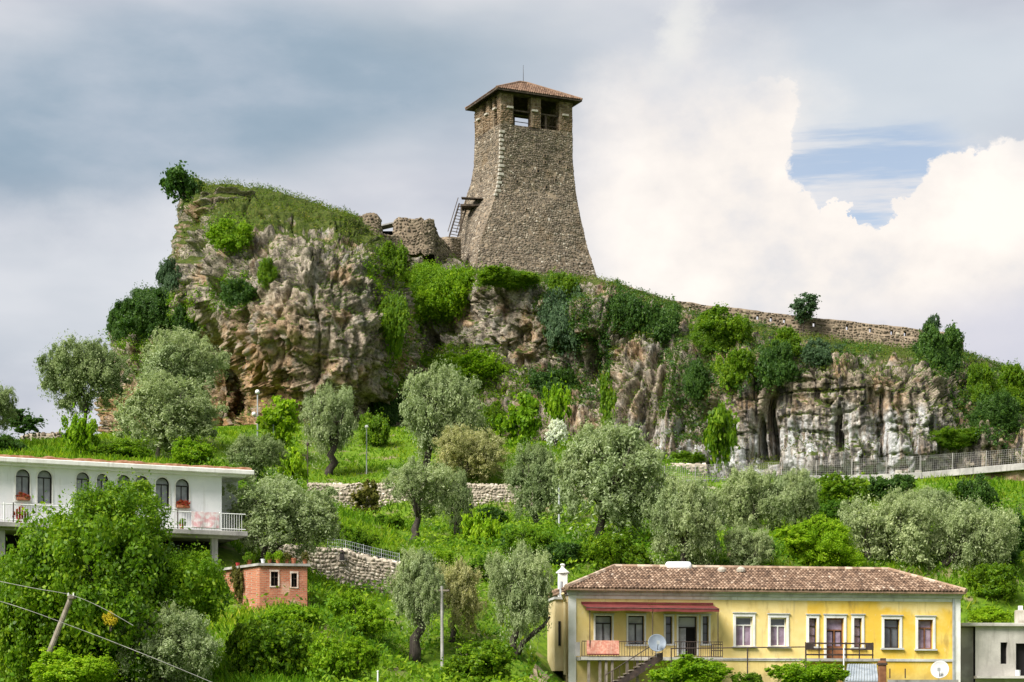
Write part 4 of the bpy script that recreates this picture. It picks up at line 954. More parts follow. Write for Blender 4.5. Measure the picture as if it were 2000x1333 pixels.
# ------------------------------------------------------------------ cliff road with concrete parapet beam and wire fence
rd = [(1230, 944, 143), (1300, 943, 143.5), (1380, 941, 145), (1480, 936, 148), (1560, 934, 148), (1700, 932, 146.5), (1800, 927, 144.5), (1900, 918, 142), (2000, 909, 140), (2150, 900, 137), (2350, 895, 132)]
RD = [at(*q) for q in rd]
mb = MB()
for a, b in zip(RD[:-1], RD[1:]): mb.hexa([a + Vector((0, .25, -.30)), b + Vector((0, .25, -.30)), b + Vector((0, 9, .1)), a + Vector((0, 9, .1))], [a + Vector((0, .25, -.05)), b + Vector((0, .25, -.05)), b + Vector((0, 9, .35)), a + Vector((0, 9, .35))])
o = mb.build('road', 'asphalt'); tag(o, kind='structure')
pb = thing('parapet_kerb', 'pale concrete edge beam along the cliff road', 'kerb', RD[5])
for k, (a, b) in enumerate(zip(RD[:-1], RD[1:])):
    b2 = b - (b - a).normalized() * .03
    MB().hexa([a + Vector((0, -.2, -.32)), b2 + Vector((0, -.2, -.32)), b2 + Vector((0, .24, -.32)), a + Vector((0, .24, -.32))], [a + Vector((0, -.2, .14)), b2 + Vector((0, -.2, .14)), b2 + Vector((0, .24, .14)), a + Vector((0, .24, .14))]).build('kerb_section', 'concrete', pb, bevel=.02)
for px in (1755, 1794):
    p = at(px, 922, 145.6); MB().box((p.x - .22, p.y - .1, p.z - .25), (p.x + .22, p.y + .3, p.z + .12)).build('kerb_block', 'quoin_stone', pb, bevel=.02)
sp = thing('retaining_wall', 'ochre rock cutting under the cliff road at the far right', 'wall', at(1990, 945, 141))
n = 60; us = np.linspace(1690, 2300, n); rdx = np.array([list(p) for p in RD]); rpx = np.array([q[0] for q in rd], float)
Tt = np.stack([np.interp(us, rpx, rdx[:, k]) for k in range(3)], 1); Tt[:, 2] -= .33; Tt[:, 1] += .35
v = np.linspace(0, 1, 14)[:, None, None]; Bb = Tt.copy(); Bb[:, 2] -= 3.2; Bb[:, 1] -= .9
G = Bb[None] * (1 - v) + Tt[None] * v; G[..., 1] += (.5 * fbm(G.reshape(-1, 3), .5, 4, 61, .55, True)).reshape(14, n)
def cutf(t, b):
    p = pos(t); q = t.noise(p, 1.1, 7, .65)
    t.set(b.inputs['Base Color'], t.ramp(q, [(.35, (.16, .10, .06)), (.5, (.34, .24, .15)), (.65, (.48, .38, .27))])); bump(t, b, q, .9, .15)
pmat('ochre_rock', fn=cutf, rough=.95)
gridpart('rock_face', G, 'ochre_rock', sp)
fn_ = thing('wire_fence', 'grey wire mesh fence along the cliff road', 'fence', RD[5] + Vector((0, 0, .14)))
FP = [(1230, 912, 143.3), (1300, 912, 143.8), (1380, 908, 145.3), (1480, 905, 148.2), (1560, 902, 148.2), (1700, 896, 146.8), (1800, 891, 144.8), (1900, 884, 142.2), (2000, 876, 140.2), (2150, 866, 137.2), (2350, 860, 132.2)]
FT = np.array([list(at(*q)) for q in FP]); s_ = np.r_[0, np.cumsum(np.linalg.norm(np.diff(FT, axis=0), axis=1))]
FB = np.array([list(p) for p in RD]); FB[:, 1] += .2
nposts = int(s_[-1] / 2.5); mesh_v, mesh_f = [], []
ip = lambda A, s: Vector([float(np.interp(s, s_, A[:, k])) for k in range(3)])
for k in range(nposts + 1):
    s = s_[-1] * k / nposts; a, b = ip(FB, s), ip(FT, s); MB().tube([a, b + Vector((0, 0, .05))], .028, 6).build('post', 'concrete', fn_)
wires = MB()
for s in np.arange(0, s_[-1], .16):
    a, b = ip(FB, s), ip(FT, s); wires.tube([a + Vector((0, 0, .15)), b], .008, 3, False)
for h in np.linspace(.12, 1, 8):
    pts = [ip(FB, s).lerp(ip(FT, s), h) for s in np.linspace(0, s_[-1], nposts + 1)]; wires.tube(pts, .009, 3, False)
tag(wires.build('wire_mesh', 'concrete', fn_), kind='stuff')
# ------------------------------------------------------------------ yellow house
class Facade:
    """a vertical wall plane: a runs along it, b goes into the house, z is height"""
    def __init__(s, px, d, deg): s.o = Vector((xof(px, d), d, 0)); s.e = Vector((math.cos(R(deg)), math.sin(R(deg)), 0)); s.n = Vector((-math.sin(R(deg)), math.cos(R(deg)), 0))
    def P(s, a, b, z): p = s.o + s.e * a + s.n * b; return Vector((p.x, p.y, z))
    def a(s, px, b=0.0):
        k = (px - CX) / FPX; o = s.o + s.n * b; return (k * o.y - o.x) / (s.e.x - k * s.e.y)
    def z(s, px, py, b=0.0): return zof(py, s.P(s.a(px, b), b, 0).y)
    def box(s, mb, a0, a1, b0, b1, z0, z1): return mb.box((a0, b0, z0), (a1, b1, z1), s.P)
def wall_open(F, a0, a1, z0, z1, ops, depth=.28, b=0.):
    """front skin with real openings and their reveals; ops: (a0,a1,z0,z1)"""
    mb = MB(); As = sorted({a0, a1, *[o[0] for o in ops], *[o[1] for o in ops]}); Zs = sorted({z0, z1, *[o[2] for o in ops], *[o[3] for o in ops]})
    for i in range(len(As) - 1):
        j = 0
        while j < len(Zs) - 1:
            am = (As[i] + As[i + 1]) / 2; inside = lambda zz: any(o[0] < am < o[1] and o[2] < zz < o[3] for o in ops)
            if inside((Zs[j] + Zs[j + 1]) / 2): j += 1; continue
            k = j
            while k + 1 < len(Zs) - 1 and not inside((Zs[k + 1] + Zs[k + 2]) / 2): k += 1
            mb.poly([F.P(As[i], b, Zs[j]), F.P(As[i + 1], b, Zs[j]), F.P(As[i + 1], b, Zs[k + 1]), F.P(As[i], b, Zs[k + 1])]); j = k + 1
    for (p, q, r, t) in ops:
        mb.poly([F.P(p, b, r), F.P(p, b, t), F.P(p, b + depth, t), F.P(p, b + depth, r)]); mb.poly([F.P(q, b, t), F.P(q, b, r), F.P(q, b + depth, r), F.P(q, b + depth, t)])
        mb.poly([F.P(p, b, t), F.P(q, b, t), F.P(q, b + depth, t), F.P(p, b + depth, t)]); mb.poly([F.P(q, b, r), F.P(p, b, r), F.P(p, b + depth, r), F.P(q, b + depth, r)])
    return mb
HF = Facade(1112, 100, 8); HD = 7.5
hz0 = -.5; hz1 = HF.z(1120, 1163); HL = HF.a(1873)
house = thing('yellow_house', 'long yellow plastered house with white window surrounds and brown tiled hip roof', 'house', tuple(HF.P(HL / 2, HD / 2, 1.5)))
BANDZ = HF.z(1120, 1284)
# (px0, px1, pyTop, pyBot, kind)
WIN = [(1163, 1195, 1203, 1255, 'grey'), (1227, 1258, 1203, 1259, 'grey'), (1300, 1313, 1204, 1258, 'side'), (1325, 1361, 1204, 1281, 'open'), (1372, 1384, 1204, 1258, 'side'),
       (1437, 1470, 1205, 1263, 'lilac'), (1505, 1536, 1207, 1263, 'lilac'), (1580, 1595, 1208, 1263, 'sidel'), (1614, 1648, 1208, 1290, 'door'), (1668, 1683, 1208, 1265, 'sidel'),
       (1727, 1757, 1210, 1266, 'dark'), (1793, 1822, 1211, 1268, 'brown')]
ops = []
for (p0, p1, y0, y1, k) in WIN:
    ops.append((HF.a(p0), HF.a(p1), HF.z((p0 + p1) / 2, y1), HF.z((p0 + p1) / 2, y0)))
wall_open(HF, 0, HL, hz0, hz1, ops).build('front_wall', 'yellow_plaster', house)
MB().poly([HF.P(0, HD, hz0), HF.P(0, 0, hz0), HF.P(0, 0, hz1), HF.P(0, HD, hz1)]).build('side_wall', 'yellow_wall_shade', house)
MB().poly([HF.P(HL, 0, hz0), HF.P(HL, HD, hz0), HF.P(HL, HD, hz1), HF.P(HL, 0, hz1)]).build('side_wall', 'yellow_plaster', house)
MB().poly([HF.P(HL, HD, hz0), HF.P(0, HD, hz0), HF.P(0, HD, hz1), HF.P(HL, HD, hz1)]).build('rear_wall', 'yellow_plaster', house)
MB().poly([HF.P(.02, .32, hz0), HF.P(HL - .02, .32, hz0), HF.P(HL - .02, .32, hz1), HF.P(.02, .32, hz1)]).build('dark_interior', 'dark_void', house)  # black sheet behind the openings stands for the unlit rooms
def surround(win, o, t=.13, proud=.05, head=.17, sill=True, m='white_trim'):
    a0, a1, z0, z1 = o; mb = MB()
    for (p, q, r, s) in ((a0 - t, a0, z0, z1), (a1, a1 + t, z0, z1), (a0 - t, a1 + t, z1, z1 + head)): HF.box(mb, p, q, -proud, .03, r, s)
    mb.build('surround', m, win, bevel=.012)
    HF.box(MB(), a0 - t - .04, a1 + t + .04, -proud - .05, .02, z1 + head + .002, z1 + head + .05).build('drip_mould', 'grey_cornice', win)
    if sill: HF.box(MB(), a0 - t - .06, a1 + t + .06, -proud - .08, .25, z0 - .085, z0 - .003).build('sill', 'grey_cornice', win)
for (p0, p1, y0, y1, k), o in zip(WIN, ops):
    a0, a1, z0, z1 = o; wd, ht = a1 - a0, z1 - z0; fr = MB(); b0, b1 = .17, .23; e = .06 if wd > .5 else .04
    bx = lambda mb, p, q, r, s, c0=b0, c1=b1: HF.box(mb, p, q, c0, c1, r, s)
    bx(fr, a0, a0 + e, z0, z1); bx(fr, a1 - e, a1, z0, z1); bx(fr, a0 + e, a1 - e, z1 - e, z1); bx(fr, a0 + e, a1 - e, z0, z0 + e)
    zt = z0 + ht * .72
    bx(fr, a0 + e, a1 - e, zt - .03, zt + .03, b0 - .003, b1 - .003)
    if wd > .5 and k != 'open': bx(fr, (a0 + a1) / 2 - .03, (a0 + a1) / 2 + .03, z0 + e, zt - .03, b0 - .006, b1 - .006)
    if k in ('side', 'sidel'): bx(fr, a0 + e, a1 - e, z0 + ht * .38, z0 + ht * .38 + .03)
    nm = 'door' if k in ('door', 'open') else 'window'
    win = fr.build(nm, {'grey': 'dark_frame', 'side': 'dark_frame', 'open': 'dark_frame', 'lilac': 'white_paint', 'door': 'brown_wood', 'sidel': 'dark_frame', 'dark': 'dark_frame', 'brown': 'brown_wood'}[k], house)
    gb = .225
    pane = lambda p, q, r, s, m: MB().poly([HF.P(p, gb, r), HF.P(q, gb, r), HF.P(q, gb, s), HF.P(p, gb, s)]).build('pane', m, win)
    if k == 'grey':
        pane(a0 + e, (a0 + a1) / 2 - .03, z0 + e, zt - .03, 'curtain'); pane((a0 + a1) / 2 + .03, a1 - e, z0 + e, zt - .03, 'curtain'); pane(a0 + e, a1 - e, zt + .03, z1 - e, 'curtain')
    elif k == 'lilac':
        pane(a0 + e, (a0 + a1) / 2 - .03, z0 + e, zt - .03, 'lilac_curtain'); pane((a0 + a1) / 2 + .03, a1 - e, z0 + e, zt - .03, 'lilac_curtain'); pane(a0 + e, a1 - e, zt + .03, z1 - e, 'window_glass')
    elif k == 'brown': pane(a0 + e, a1 - e, z0 + e, z1 - e, 'lilac_curtain')
    elif k == 'dark': pane(a0 + e, a1 - e, z0 + e, zt - .03, 'window_glass'); pane(a0 + e, a1 - e, zt + .03, z1 - e, 'window_glass')
    elif k == 'side': pane(a0 + e, a1 - e, z0 + e, z1 - e, 'window_glass')
    elif k == 'sidel': pane(a0 + e, a1 - e, z0 + e, z1 - e, 'lilac_curtain')
    elif k == 'open':
        pane(a0 + e, a1 - e, zt + .03, z1 - e, 'curtain')
        lf = MB(); lf.hexa([HF.P(a0 + .05, .2, z0 + .05), HF.P(a0 + .32, -.12, z0 + .05), HF.P(a0 + .35, -.09, z0 + .05), HF.P(a0 + .08, .23, z0 + .05)], [HF.P(a0 + .05, .2, zt - .05), HF.P(a0 + .32, -.12, zt - .05), HF.P(a0 + .35, -.09, zt - .05), HF.P(a0 + .08, .23, zt - .05)])
        lf.build('door_leaf', 'curtain', win)
    elif k == 'door':
        pane(a0 + e, a1 - e, zt + .03, z1 - e, 'lilac_curtain'); m_ = (a0 + a1) / 2; zl = z0 + ht * .34
        for (p, q) in ((a0 + e, m_ - .03), (m_ + .03, a1 - e)):
            pane(p + .05, q - .05, zl, zt - .08, 'lilac_curtain'); bx(MB(), p, q, z0 + e, zl - .01, b0 + .01, b1 - .02).build('panel', 'brown_wood', win)
    surround(win, o, .13 if k not in ('grey', 'side', 'open') else .09, .05, .17 if k not in ('grey', 'side', 'open') else .06, k not in ('door', 'open'))
# corner strips, string course, cornice
HF.box(MB(), -.05, .33, -.06, .02, hz0, hz1 - .004).build('corner_pilaster', 'white_trim', house); HF.box(MB(), HL - .26, HL + .06, -.06, .02, hz0, hz1 - .004).build('corner_pilaster', 'white_trim', house)
HF.box(MB(), .34, HL - .27, -.055, .02, BANDZ - .13, BANDZ).build('string_course', 'grey_cornice', house)
mb = MB(); HF.box(mb, -.12, HL + .12, -.12, .02, hz1, hz1 + .16); HF.box(mb, -.17, HL + .17, -.24, .02, hz1 + .162, hz1 + .30); mb.build('cornice', 'grey_cornice', house, bevel=.02)
HF.box(MB(), .335, HL - .265, -.03, .02, hz1 - .16, hz1 - .006).build('frieze', 'white_trim', house)
HF.box(MB(), HL - .36, HL - .27, -.12, -.03, hz0, hz1 - .01).build('downpipe', 'galvanised', house)
# roof
EZ = hz1 + .31; RZ = HF.z(1500, 1113, HD / 2); ov = .42; ol = .22
e0, e1, e2, e3 = HF.P(-ol, -ov, EZ), HF.P(HL + ol, -ov, EZ), HF.P(HL + ol, HD + ov, EZ), HF.P(-ol, HD + ov, EZ)
ra0, ra1 = HF.a(1200, HD / 2), HF.a(1735, HD / 2)
r0, r1 = HF.P(ra0, HD / 2, RZ), HF.P(ra1, HD / 2, RZ)
mb = MB(); dn = Vector((0, 0, -.09))
mb.poly([e0, e1, r1, r0]).poly([e1, e2, r1]).poly([e2, e3, r0, r1]).poly([e3, e0, r0]).poly([e0 + dn, e3 + dn, e2 + dn, e1 + dn])
for p, q in ((e0, e1), (e1, e2), (e2, e3), (e3, e0)): mb.poly([p + dn, q + dn, q, p])
yroof = mb.build('roof', 'roof_tile', house)
tag(barrel_tiles([(e0, e1, r1, r0), (e1, e2, r1, r1), (e2, e3, r0, r1), (e3, e0, r0, r0)], .18, .34, 8).build('tiles', 'roof_tile', yroof), kind='stuff')
mb = MB(); up = Vector((0, 0, .07)); rnd = random.Random(5)
for p, q in ((e0, r0), (e1, r1), (r0, r1), (e3, r0), (e2, r1)):
    n = int((q - p).length / .38)
    for k in range(n): mb.tube([p.lerp(q, k / n) + up, p.lerp(q, (k + 1.1) / n) + up * 1.1], [.13, .115], 7, tint=rnd.uniform(.55, 1))
mb.build('ridge_tiles', 'roof_tile', yroof)
# chimney, flue, solar tank
c = HF.P(.1, 2.6, 0); cz = HF.z(1112, 1150, 2.6); ch = MB().box((c.x - .24, c.y - .24, cz - .7), (c.x + .24, c.y + .24, cz + .75)).build('chimney', 'white_trim', house, bevel=.015)
MB().lathe((c.x, c.y, cz + .752), [(.34, 0), (.34, .06), (.22, .16), (.1, .26), (.08, .36), (.13, .42), (.1, .48), (0, .5)], 14).build('cap', 'white_trim', ch)
f = at(1096, 1166, 101); MB().tube([f + Vector((0, 0, -.3)), f + Vector((0, 0, .75))], .085, 10).build('flue_pipe', 'galvanised', house)
tk = at(1325, 1109, 104.6)
t_ = thing('water_tank', 'white cylindrical water tank lying on the yellow house roof ridge', 'tank', tk + Vector((0, 0, -.25)))
MB().lathe(tk + Vector((-.68, 0, .05)), [(0, 0), (.15, .02), (.24, .09), (.26, .2), (.26, 1.16), (.24, 1.27), (.15, 1.34), (0, 1.36)], 18, (1, 0, 0)).build('tank_body', 'pvc_white', t_, smooth=True)
for dx in (-.42, .42): MB().box((tk.x + dx - .04, tk.y - .2, tk.z - .32), (tk.x + dx + .04, tk.y + .2, tk.z - .19)).build('cradle', 'galvanised', t_)
for px in (1410, 1447):
    q = at(px, 1113, 104.2); tag(MB().lathe(q, [(.22, -.12), (.24, .0), (.14, .12), (.06, .16), (0, .17)], 10).build('roof_vent', 'quoin_stone', house), None)
# left bay with narrow window
BF = lambda a, b, z: HF.P(-a, b, z)
bz0, bz1 = zof(1311, 101.2), zof(1172, 101.2)
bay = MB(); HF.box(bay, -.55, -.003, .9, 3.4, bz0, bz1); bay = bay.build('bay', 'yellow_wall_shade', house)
HF.box(MB(), -.62, -.003, .8, 3.5, bz1, bz1 + .12).build('bay_roof', 'grey_cornice', bay)
HF.box(MB(), -.40, -.28, .87, .93, zof(1262, 101), zof(1214, 101)).build('slit_window', 'dark_void', bay)
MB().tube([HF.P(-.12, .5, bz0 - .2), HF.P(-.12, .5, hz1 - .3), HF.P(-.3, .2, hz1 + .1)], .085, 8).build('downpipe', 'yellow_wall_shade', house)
# awning
aw = thing('awning', 'dark red fabric awning over the upper terrace of the yellow house', 'awning', HF.P(HF.a(1265), 0, HF.z(1265, 1184)))
A0, A1 = HF.a(1135), HF.a(1392); zt = HF.z(1265, 1181) ; zb = zt - .24; Am = (A0 + A1) / 2
for (p, q, d2) in ((A0, Am - .02, 0), (Am + .02, A1, .02)):
    mb = MB(); nn = 14
    for k in range(nn):
        u0, u1 = p + (q - p) * k / nn, p + (q - p) * (k + 1) / nn; s0, s1 = [.02 * math.sin(3 * u) for u in (u0, u1)]
        mb.poly([HF.P(u0, -1.35, zb + s0 - d2), HF.P(u1, -1.35, zb + s1 - d2), HF.P(u1, -.03, zt - d2), HF.P(u0, -.03, zt - d2)]); mb.poly([HF.P(u0, -1.37, zb + s0 - .17 - d2), HF.P(u1, -1.37, zb + s1 - .17 - d2), HF.P(u1, -1.35, zb + s1 - d2), HF.P(u0, -1.35, zb + s0 - d2)])
    mb.build('canopy', 'awning_red', aw)
MB().tube([HF.P(A0, -1.34, zb - .03), HF.P(A1, -1.34, zb - .04)], .03, 6).build('front_bar', 'iron', aw)
for a in (A0 + .2, Am, A1 - .05): MB().tube([HF.P(a, -1.3, zb - .05), HF.P(a, -1.3, BANDZ + .05)], .025, 6).build('pole', 'iron', aw)
HF.box(MB(), A0, A1, -.12, -.01, zt, zt + .1).build('cassette', 'awning_red', aw)
# terrace balcony (left) and french balcony (right)
def railing(root, a0, a1, b, z0, h, nbar, m='iron', rails=(0, 1)):
    for f in rails: MB().tube([HF.P(a0, b, z0 + h * f + .03), HF.P(a1, b, z0 + h * f + .03)], .022, 6).build('rail', m, root)
    for k in range(nbar + 1):
        a = a0 + (a1 - a0) * k / nbar; MB().tube([HF.P(a, b, z0), HF.P(a, b, z0 + h)], .02 if k % 6 == 0 else .011, 5).build('baluster', m, root)
zf = BANDZ - .02; tb = thing('balcony', 'concrete terrace balcony with thin iron railing under the red awning', 'balcony', HF.P(HF.a(1260), -.7, zf))
B0, B1 = HF.a(1122, -1.3), HF.a(1412, -1.3); HF.box(MB(), .36, B1, -1.32, -.06, zf - .16, zf).build('slab', 'pale_concrete', tb)
railing(tb, .4, HF.a(1272, -1.3), -1.25, zf, .72, 26); railing(tb, HF.a(1318, -1.3), B1, -1.25, zf, .72, 22)
railing(tb, HF.a(1390, -1.3), B1, -1.2, zf, .60, 5, rails=(0, .5, 1))
for px in (1150, 1172, 1184, 1196, 1225, 1245): a = HF.a(px, -1.2); HF.box(MB(), a - .06, a + .06, -1.22, -1.1, hz0, zf - .162).build('support_post', 'grey_timber', tb)
gp = HF.a(1124, -1.28); HF.box(MB(), gp - .02, gp + .22, -1.31, -1.29, zf + .03, zf + .7).build('screen_panel', 'concrete', tb)
fb = thing('balcony', 'small french balcony with rusty flat-bar railing before the brown double door', 'balcony', HF.P(HF.a(1640), -.4, zf))
C0, C1 = HF.a(1573, -.7), HF.a(1706, -.7); HF.box(MB(), C0, C1, -.75, -.06, zf - .14, zf).build('slab', 'concrete', fb)
for f in (.18, .46, .74):
    HF.box(MB(), C0, C1, -.72, -.70, zf + f - .04, zf + f + .04).build('rail', 'iron', fb)
for k in range(6): a = C0 + (C1 - C0) * (k / 5) * .985 + .02; HF.box(MB(), a - .03, a + .03, -.695, -.66, zf, zf + .8).build('post', 'iron', fb)
for (p, q) in ((C0, C0 + .42), (C1 - .42, C1)): HF.box(MB(), p, q, -.735, -.722, zf + .42, zf + .78).build('end_panel', 'iron', fb)
# rug over the rail, shoes of colour: laundry things
rg = thing('rug', 'pink patterned rug hung over the terrace railing', 'rug', HF.P(HF.a(1177, -1.3), -1.3, zf + .1))
q0, q1 = HF.a(1146, -1.3), HF.a(1209, -1.3); mb = MB(); nn = 16
for k in range(nn):
    u0, u1 = q0 + (q1 - q0) * k / nn, q0 + (q1 - q0) * (k + 1) / nn; s0, s1 = [-1.33 + .03 * math.sin(7 * u) for u in (u0, u1)]
    zl0, zl1 = [zf + .10 - .05 * ((u - q0) / (q1 - q0) - .5) for u in (u0, u1)]
    mb.poly([HF.P(u0, s0, zl0), HF.P(u1, s1, zl1), HF.P(u1, -1.275, zf + .79), HF.P(u0, -1.275, zf + .79)]); mb.poly([HF.P(u0, -1.275, zf + .79), HF.P(u1, -1.275, zf + .79), HF.P(u1, -1.2, zf + .2), HF.P(u0, -1.2, zf + .2)])
mb.build('pile', 'blanket_pink', rg); mb = MB(); HF.box(mb, q0, q1, -1.385, -1.37, zf + .08, zf + .14); mb.build('fringe', 'awning_red', rg)
for px, c in ((1151, 'dark_frame'), (1211, 'dark_frame')):
    pass
# outside stair with solid rusty string
stz = thing('outside_stair', 'rusty outside stair descending from the terrace of the yellow house', 'stair', HF.P(HF.a(1240, -1.8), -1.8, 2.4))
s0, s1 = HF.a(1292, -1.9), HF.a(1180, -1.9); zt_, zb_ = HF.z(1292, 1276, -1.9), HF.z(1180, 1348, -1.9); ns = 11
for k in range(ns):
    a = s0 + (s1 - s0) * k / ns; z = zt_ + (zb_ - zt_) * k / ns; wdt = (s1 - s0) / ns
    HF.box(MB(), min(a, a + wdt), max(a, a + wdt), -2.2, -1.36, z - .05, z).build('tread', 'grey_timber', stz)
for b in (-2.24, -1.34): MB().hexa([HF.P(s0, b, zt_ - .32), HF.P(s1, b, zb_ - .32), HF.P(s1, b + .04, zb_ - .32), HF.P(s0, b + .04, zt_ - .32)], [HF.P(s0, b, zt_ + .05), HF.P(s1, b, zb_ + .05), HF.P(s1, b + .04, zb_ + .05), HF.P(s0, b + .04, zt_ + .05)]).build('stringer', 'iron', stz)
MB().tube([HF.P(s0, -2.2, zt_ + .7), HF.P(s1, -2.2, zb_ + .7)], .025, 6).build('handrail', 'iron', stz)
for k in range(9): a = s0 + (s1 - s0) * k / 8; z = zt_ + (zb_ - zt_) * k / 8; MB().tube([HF.P(a, -2.2, z), HF.P(a, -2.2, z + .7)], .016, 5).build('baluster', 'iron', stz)
# satellite dishes
def dish(px, py, d, r, label, mat, tilt, arm=True):
    c = at(px, py, d); t = thing('satellite_dish', label, 'dish', c + Vector((0, .3, -r)), 'satellite dishes on the yellow house')
    ax = Vector(tilt).normalized()
    MB().lathe(c, [(0, .0), (r * .35, .02 * r), (r * .7, .09 * r), (r * .93, .17 * r), (r, .20 * r), (r * 1.01, .17 * r), (r * .7, .05 * r), (0, -.05 * r)], 28, ax).build('reflector', mat, t, smooth=True)
    e = c + ax * r * .75 + Vector((0, 0, -r * .15)); MB().tube([c + Vector((0, 0, -r * .95)) + ax * .1, e], .016, 6).build('feed_arm', 'iron', t)
    MB().box(tuple(e - Vector((.07, .07, .09))), tuple(e + Vector((.07, .07, .09)))).build('receiver', 'galvanised', t)
    MB().tube([c - ax * .04, c + Vector((0, .35, -.1)), c + Vector((0, .35, -r * 1.6))], .03, 6).build('mast', 'galvanised', t)
dish(1283, 1257, 97.9, .44, 'grey-blue satellite dish beside the terrace stair', 'dish_grey', (.12, -.95, .28))
dish(1836, 1309, 101.0, .45, 'white satellite dish at the foot of the vivid yellow wall', 'dish_white', (-.35, -.9, .25))
# grey neighbour
NF = Facade(1905, 104, 4)
nb = thing('grey_house', 'unfinished grey concrete house with flat roof beside the yellow house', 'house', NF.P(3, 2, 1))
n0, n1, nz0, nz1 = 0, 5.5, -.5, NF.z(1940, 1224)
nops = [(NF.a(1954), NF.a(1968), NF.z(1960, 1297), NF.z(1960, 1255)), (NF.a(1984), NF.a(2012), NF.z(1998, 1322), NF.z(1998, 1257))]
wall_open(NF, n0, n1, nz0, nz1, nops, .25).build('front_wall', 'pale_concrete', nb)
NF.box(MB(), n0 + .01, n1, .3, 5, nz0, nz1 - .01).build('dark_interior', 'dark_void', nb)  # black box: darkness of the rooms put into the colour
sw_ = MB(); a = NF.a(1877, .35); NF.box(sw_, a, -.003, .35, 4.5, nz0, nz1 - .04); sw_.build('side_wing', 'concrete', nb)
NF.box(MB(), a - .15, n1 + .2, -.22, 5.1, nz1, nz1 + .17).build('roof_slab', 'pale_concrete', nb, bevel=.02)
for o in nops: NF.box(MB(), o[0] + .01, o[0] + .05, .12, .16, o[2], o[3]).build('window_frame', 'white_paint', nb)
cc = NF.P(NF.a(1993, 1.5), 1.5, nz1 + .17); MB().box((cc.x - .25, cc.y - .25, cc.z), (cc.x + .25, cc.y + .25, cc.z + .75)).build('chimney', 'quoin_stone', nb, bevel=.02); MB().box((cc.x - .1, cc.y - .1, cc.z + .75), (cc.x + .1, cc.y + .1, cc.z + .98)).build('chimney_pot', 'white_trim', nb)
NF.box(MB(), -.1, n1, -.7, -.02, NF.z(1950, 1326), NF.z(1950, 1321)).build('ledge', 'pale_concrete', nb)
tag(MB().lathe(NF.P(NF.a(1988, -.4), -.4, NF.z(1950, 1321) + .003), [(0, 0), (.12, 0), (.13, .28), (.14, .3), (.11, .3), (.11, .1), (0, .1)], 12).build('bucket', 'pvc_white'), 'small white bucket on the ledge of the grey house', 'bucket')
# foreground bits by the yellow house
lt = thing('lean_to_shed', 'low shed with corrugated zinc roof below the french balcony', 'shed', at(1685, 1345, 97))
q = [at(1650, 1331, 96.3), at(1716, 1331, 96.3), at(1712, 1298, 98.6), at(1655, 1298, 98.6)]
for k in range(12):
    p, r = q[0].lerp(q[1], k / 12), q[0].lerp(q[1], (k + 1) / 12); s, t = q[3].lerp(q[2], k / 12), q[3].lerp(q[2], (k + 1) / 12); h = Vector((0, 0, .05))
    MB().hexa([p - h, p.lerp(r, .92) - h, s.lerp(t, .92) - h, s - h], [p, p.lerp(r, .92) + h * .8, s.lerp(t, .92) + h * .8, s]).build('roof_sheet', 'zinc_roof', lt)
MB().box((q[0].x + .1, 96.5, 1.0), (q[1].x - .1, 98.7, q[0].z - .1)).build('wall', 'concrete', lt)
cp_ = thing('stove_chimney', 'rusty brown masonry stove chimney standing before the yellow house', 'chimney', at(1723, 1352, 95.5))
p = at(1723, 1333, 95.5); MB().box((p.x - .17, p.y - .17, p.z - 1.0), (p.x + .17, p.y + .17, p.z + 1.0)).build('stack', 'brown_wood', cp_, bevel=.02); MB().box((p.x - .21, p.y - .21, p.z + .8), (p.x + .21, p.y + .21, p.z + .9)).build('collar', 'iron', cp_); MB().box((p.x - .08, p.y - .1, p.z + 1.0), (p.x + .16, p.y + .1, p.z + 1.12)).build('cowl', 'iron', cp_)
lw = thing('yard_wall', 'low concrete yard wall below the yellow house', 'wall', at(1790, 1345, 97))
p, r = at(1735, 1328, 97), at(1872, 1328, 98); MB().hexa([p + Vector((0, 0, -1)), r + Vector((0, 0, -1)), r + Vector((0, .2, -1)), p + Vector((0, .2, -1))], [p, r, r + Vector((0, .2, 0)), p + Vector((0, .2, 0))]).build('wall_panel', 'concrete', lw)
for px in (1738, 1768): p = at(px, 1325, 97.1); MB().tube([p, p + Vector((0, 0, .45))], .03, 6).build('stub_post', 'iron', lw); 
pg = thing('vine_pergola', 'thin iron pergola frame carrying the grape vines', 'pergola', at(1440, 1350, 95))
for px in (1311, 1460, 1574, 1648): p = at(px, 1266, 95); MB().tube([(p.x, 95, 1.2), p], .035, 6).build('post', 'iron' if px != 1648 else 'white_paint', pg)
MB().tube([at(1311, 1267, 95), at(1574, 1264, 95)], .03, 6).build('beam', 'iron', pg); MB().tube([at(1311, 1290, 95), at(1574, 1288, 95)], .015, 5).build('wire', 'iron', pg)

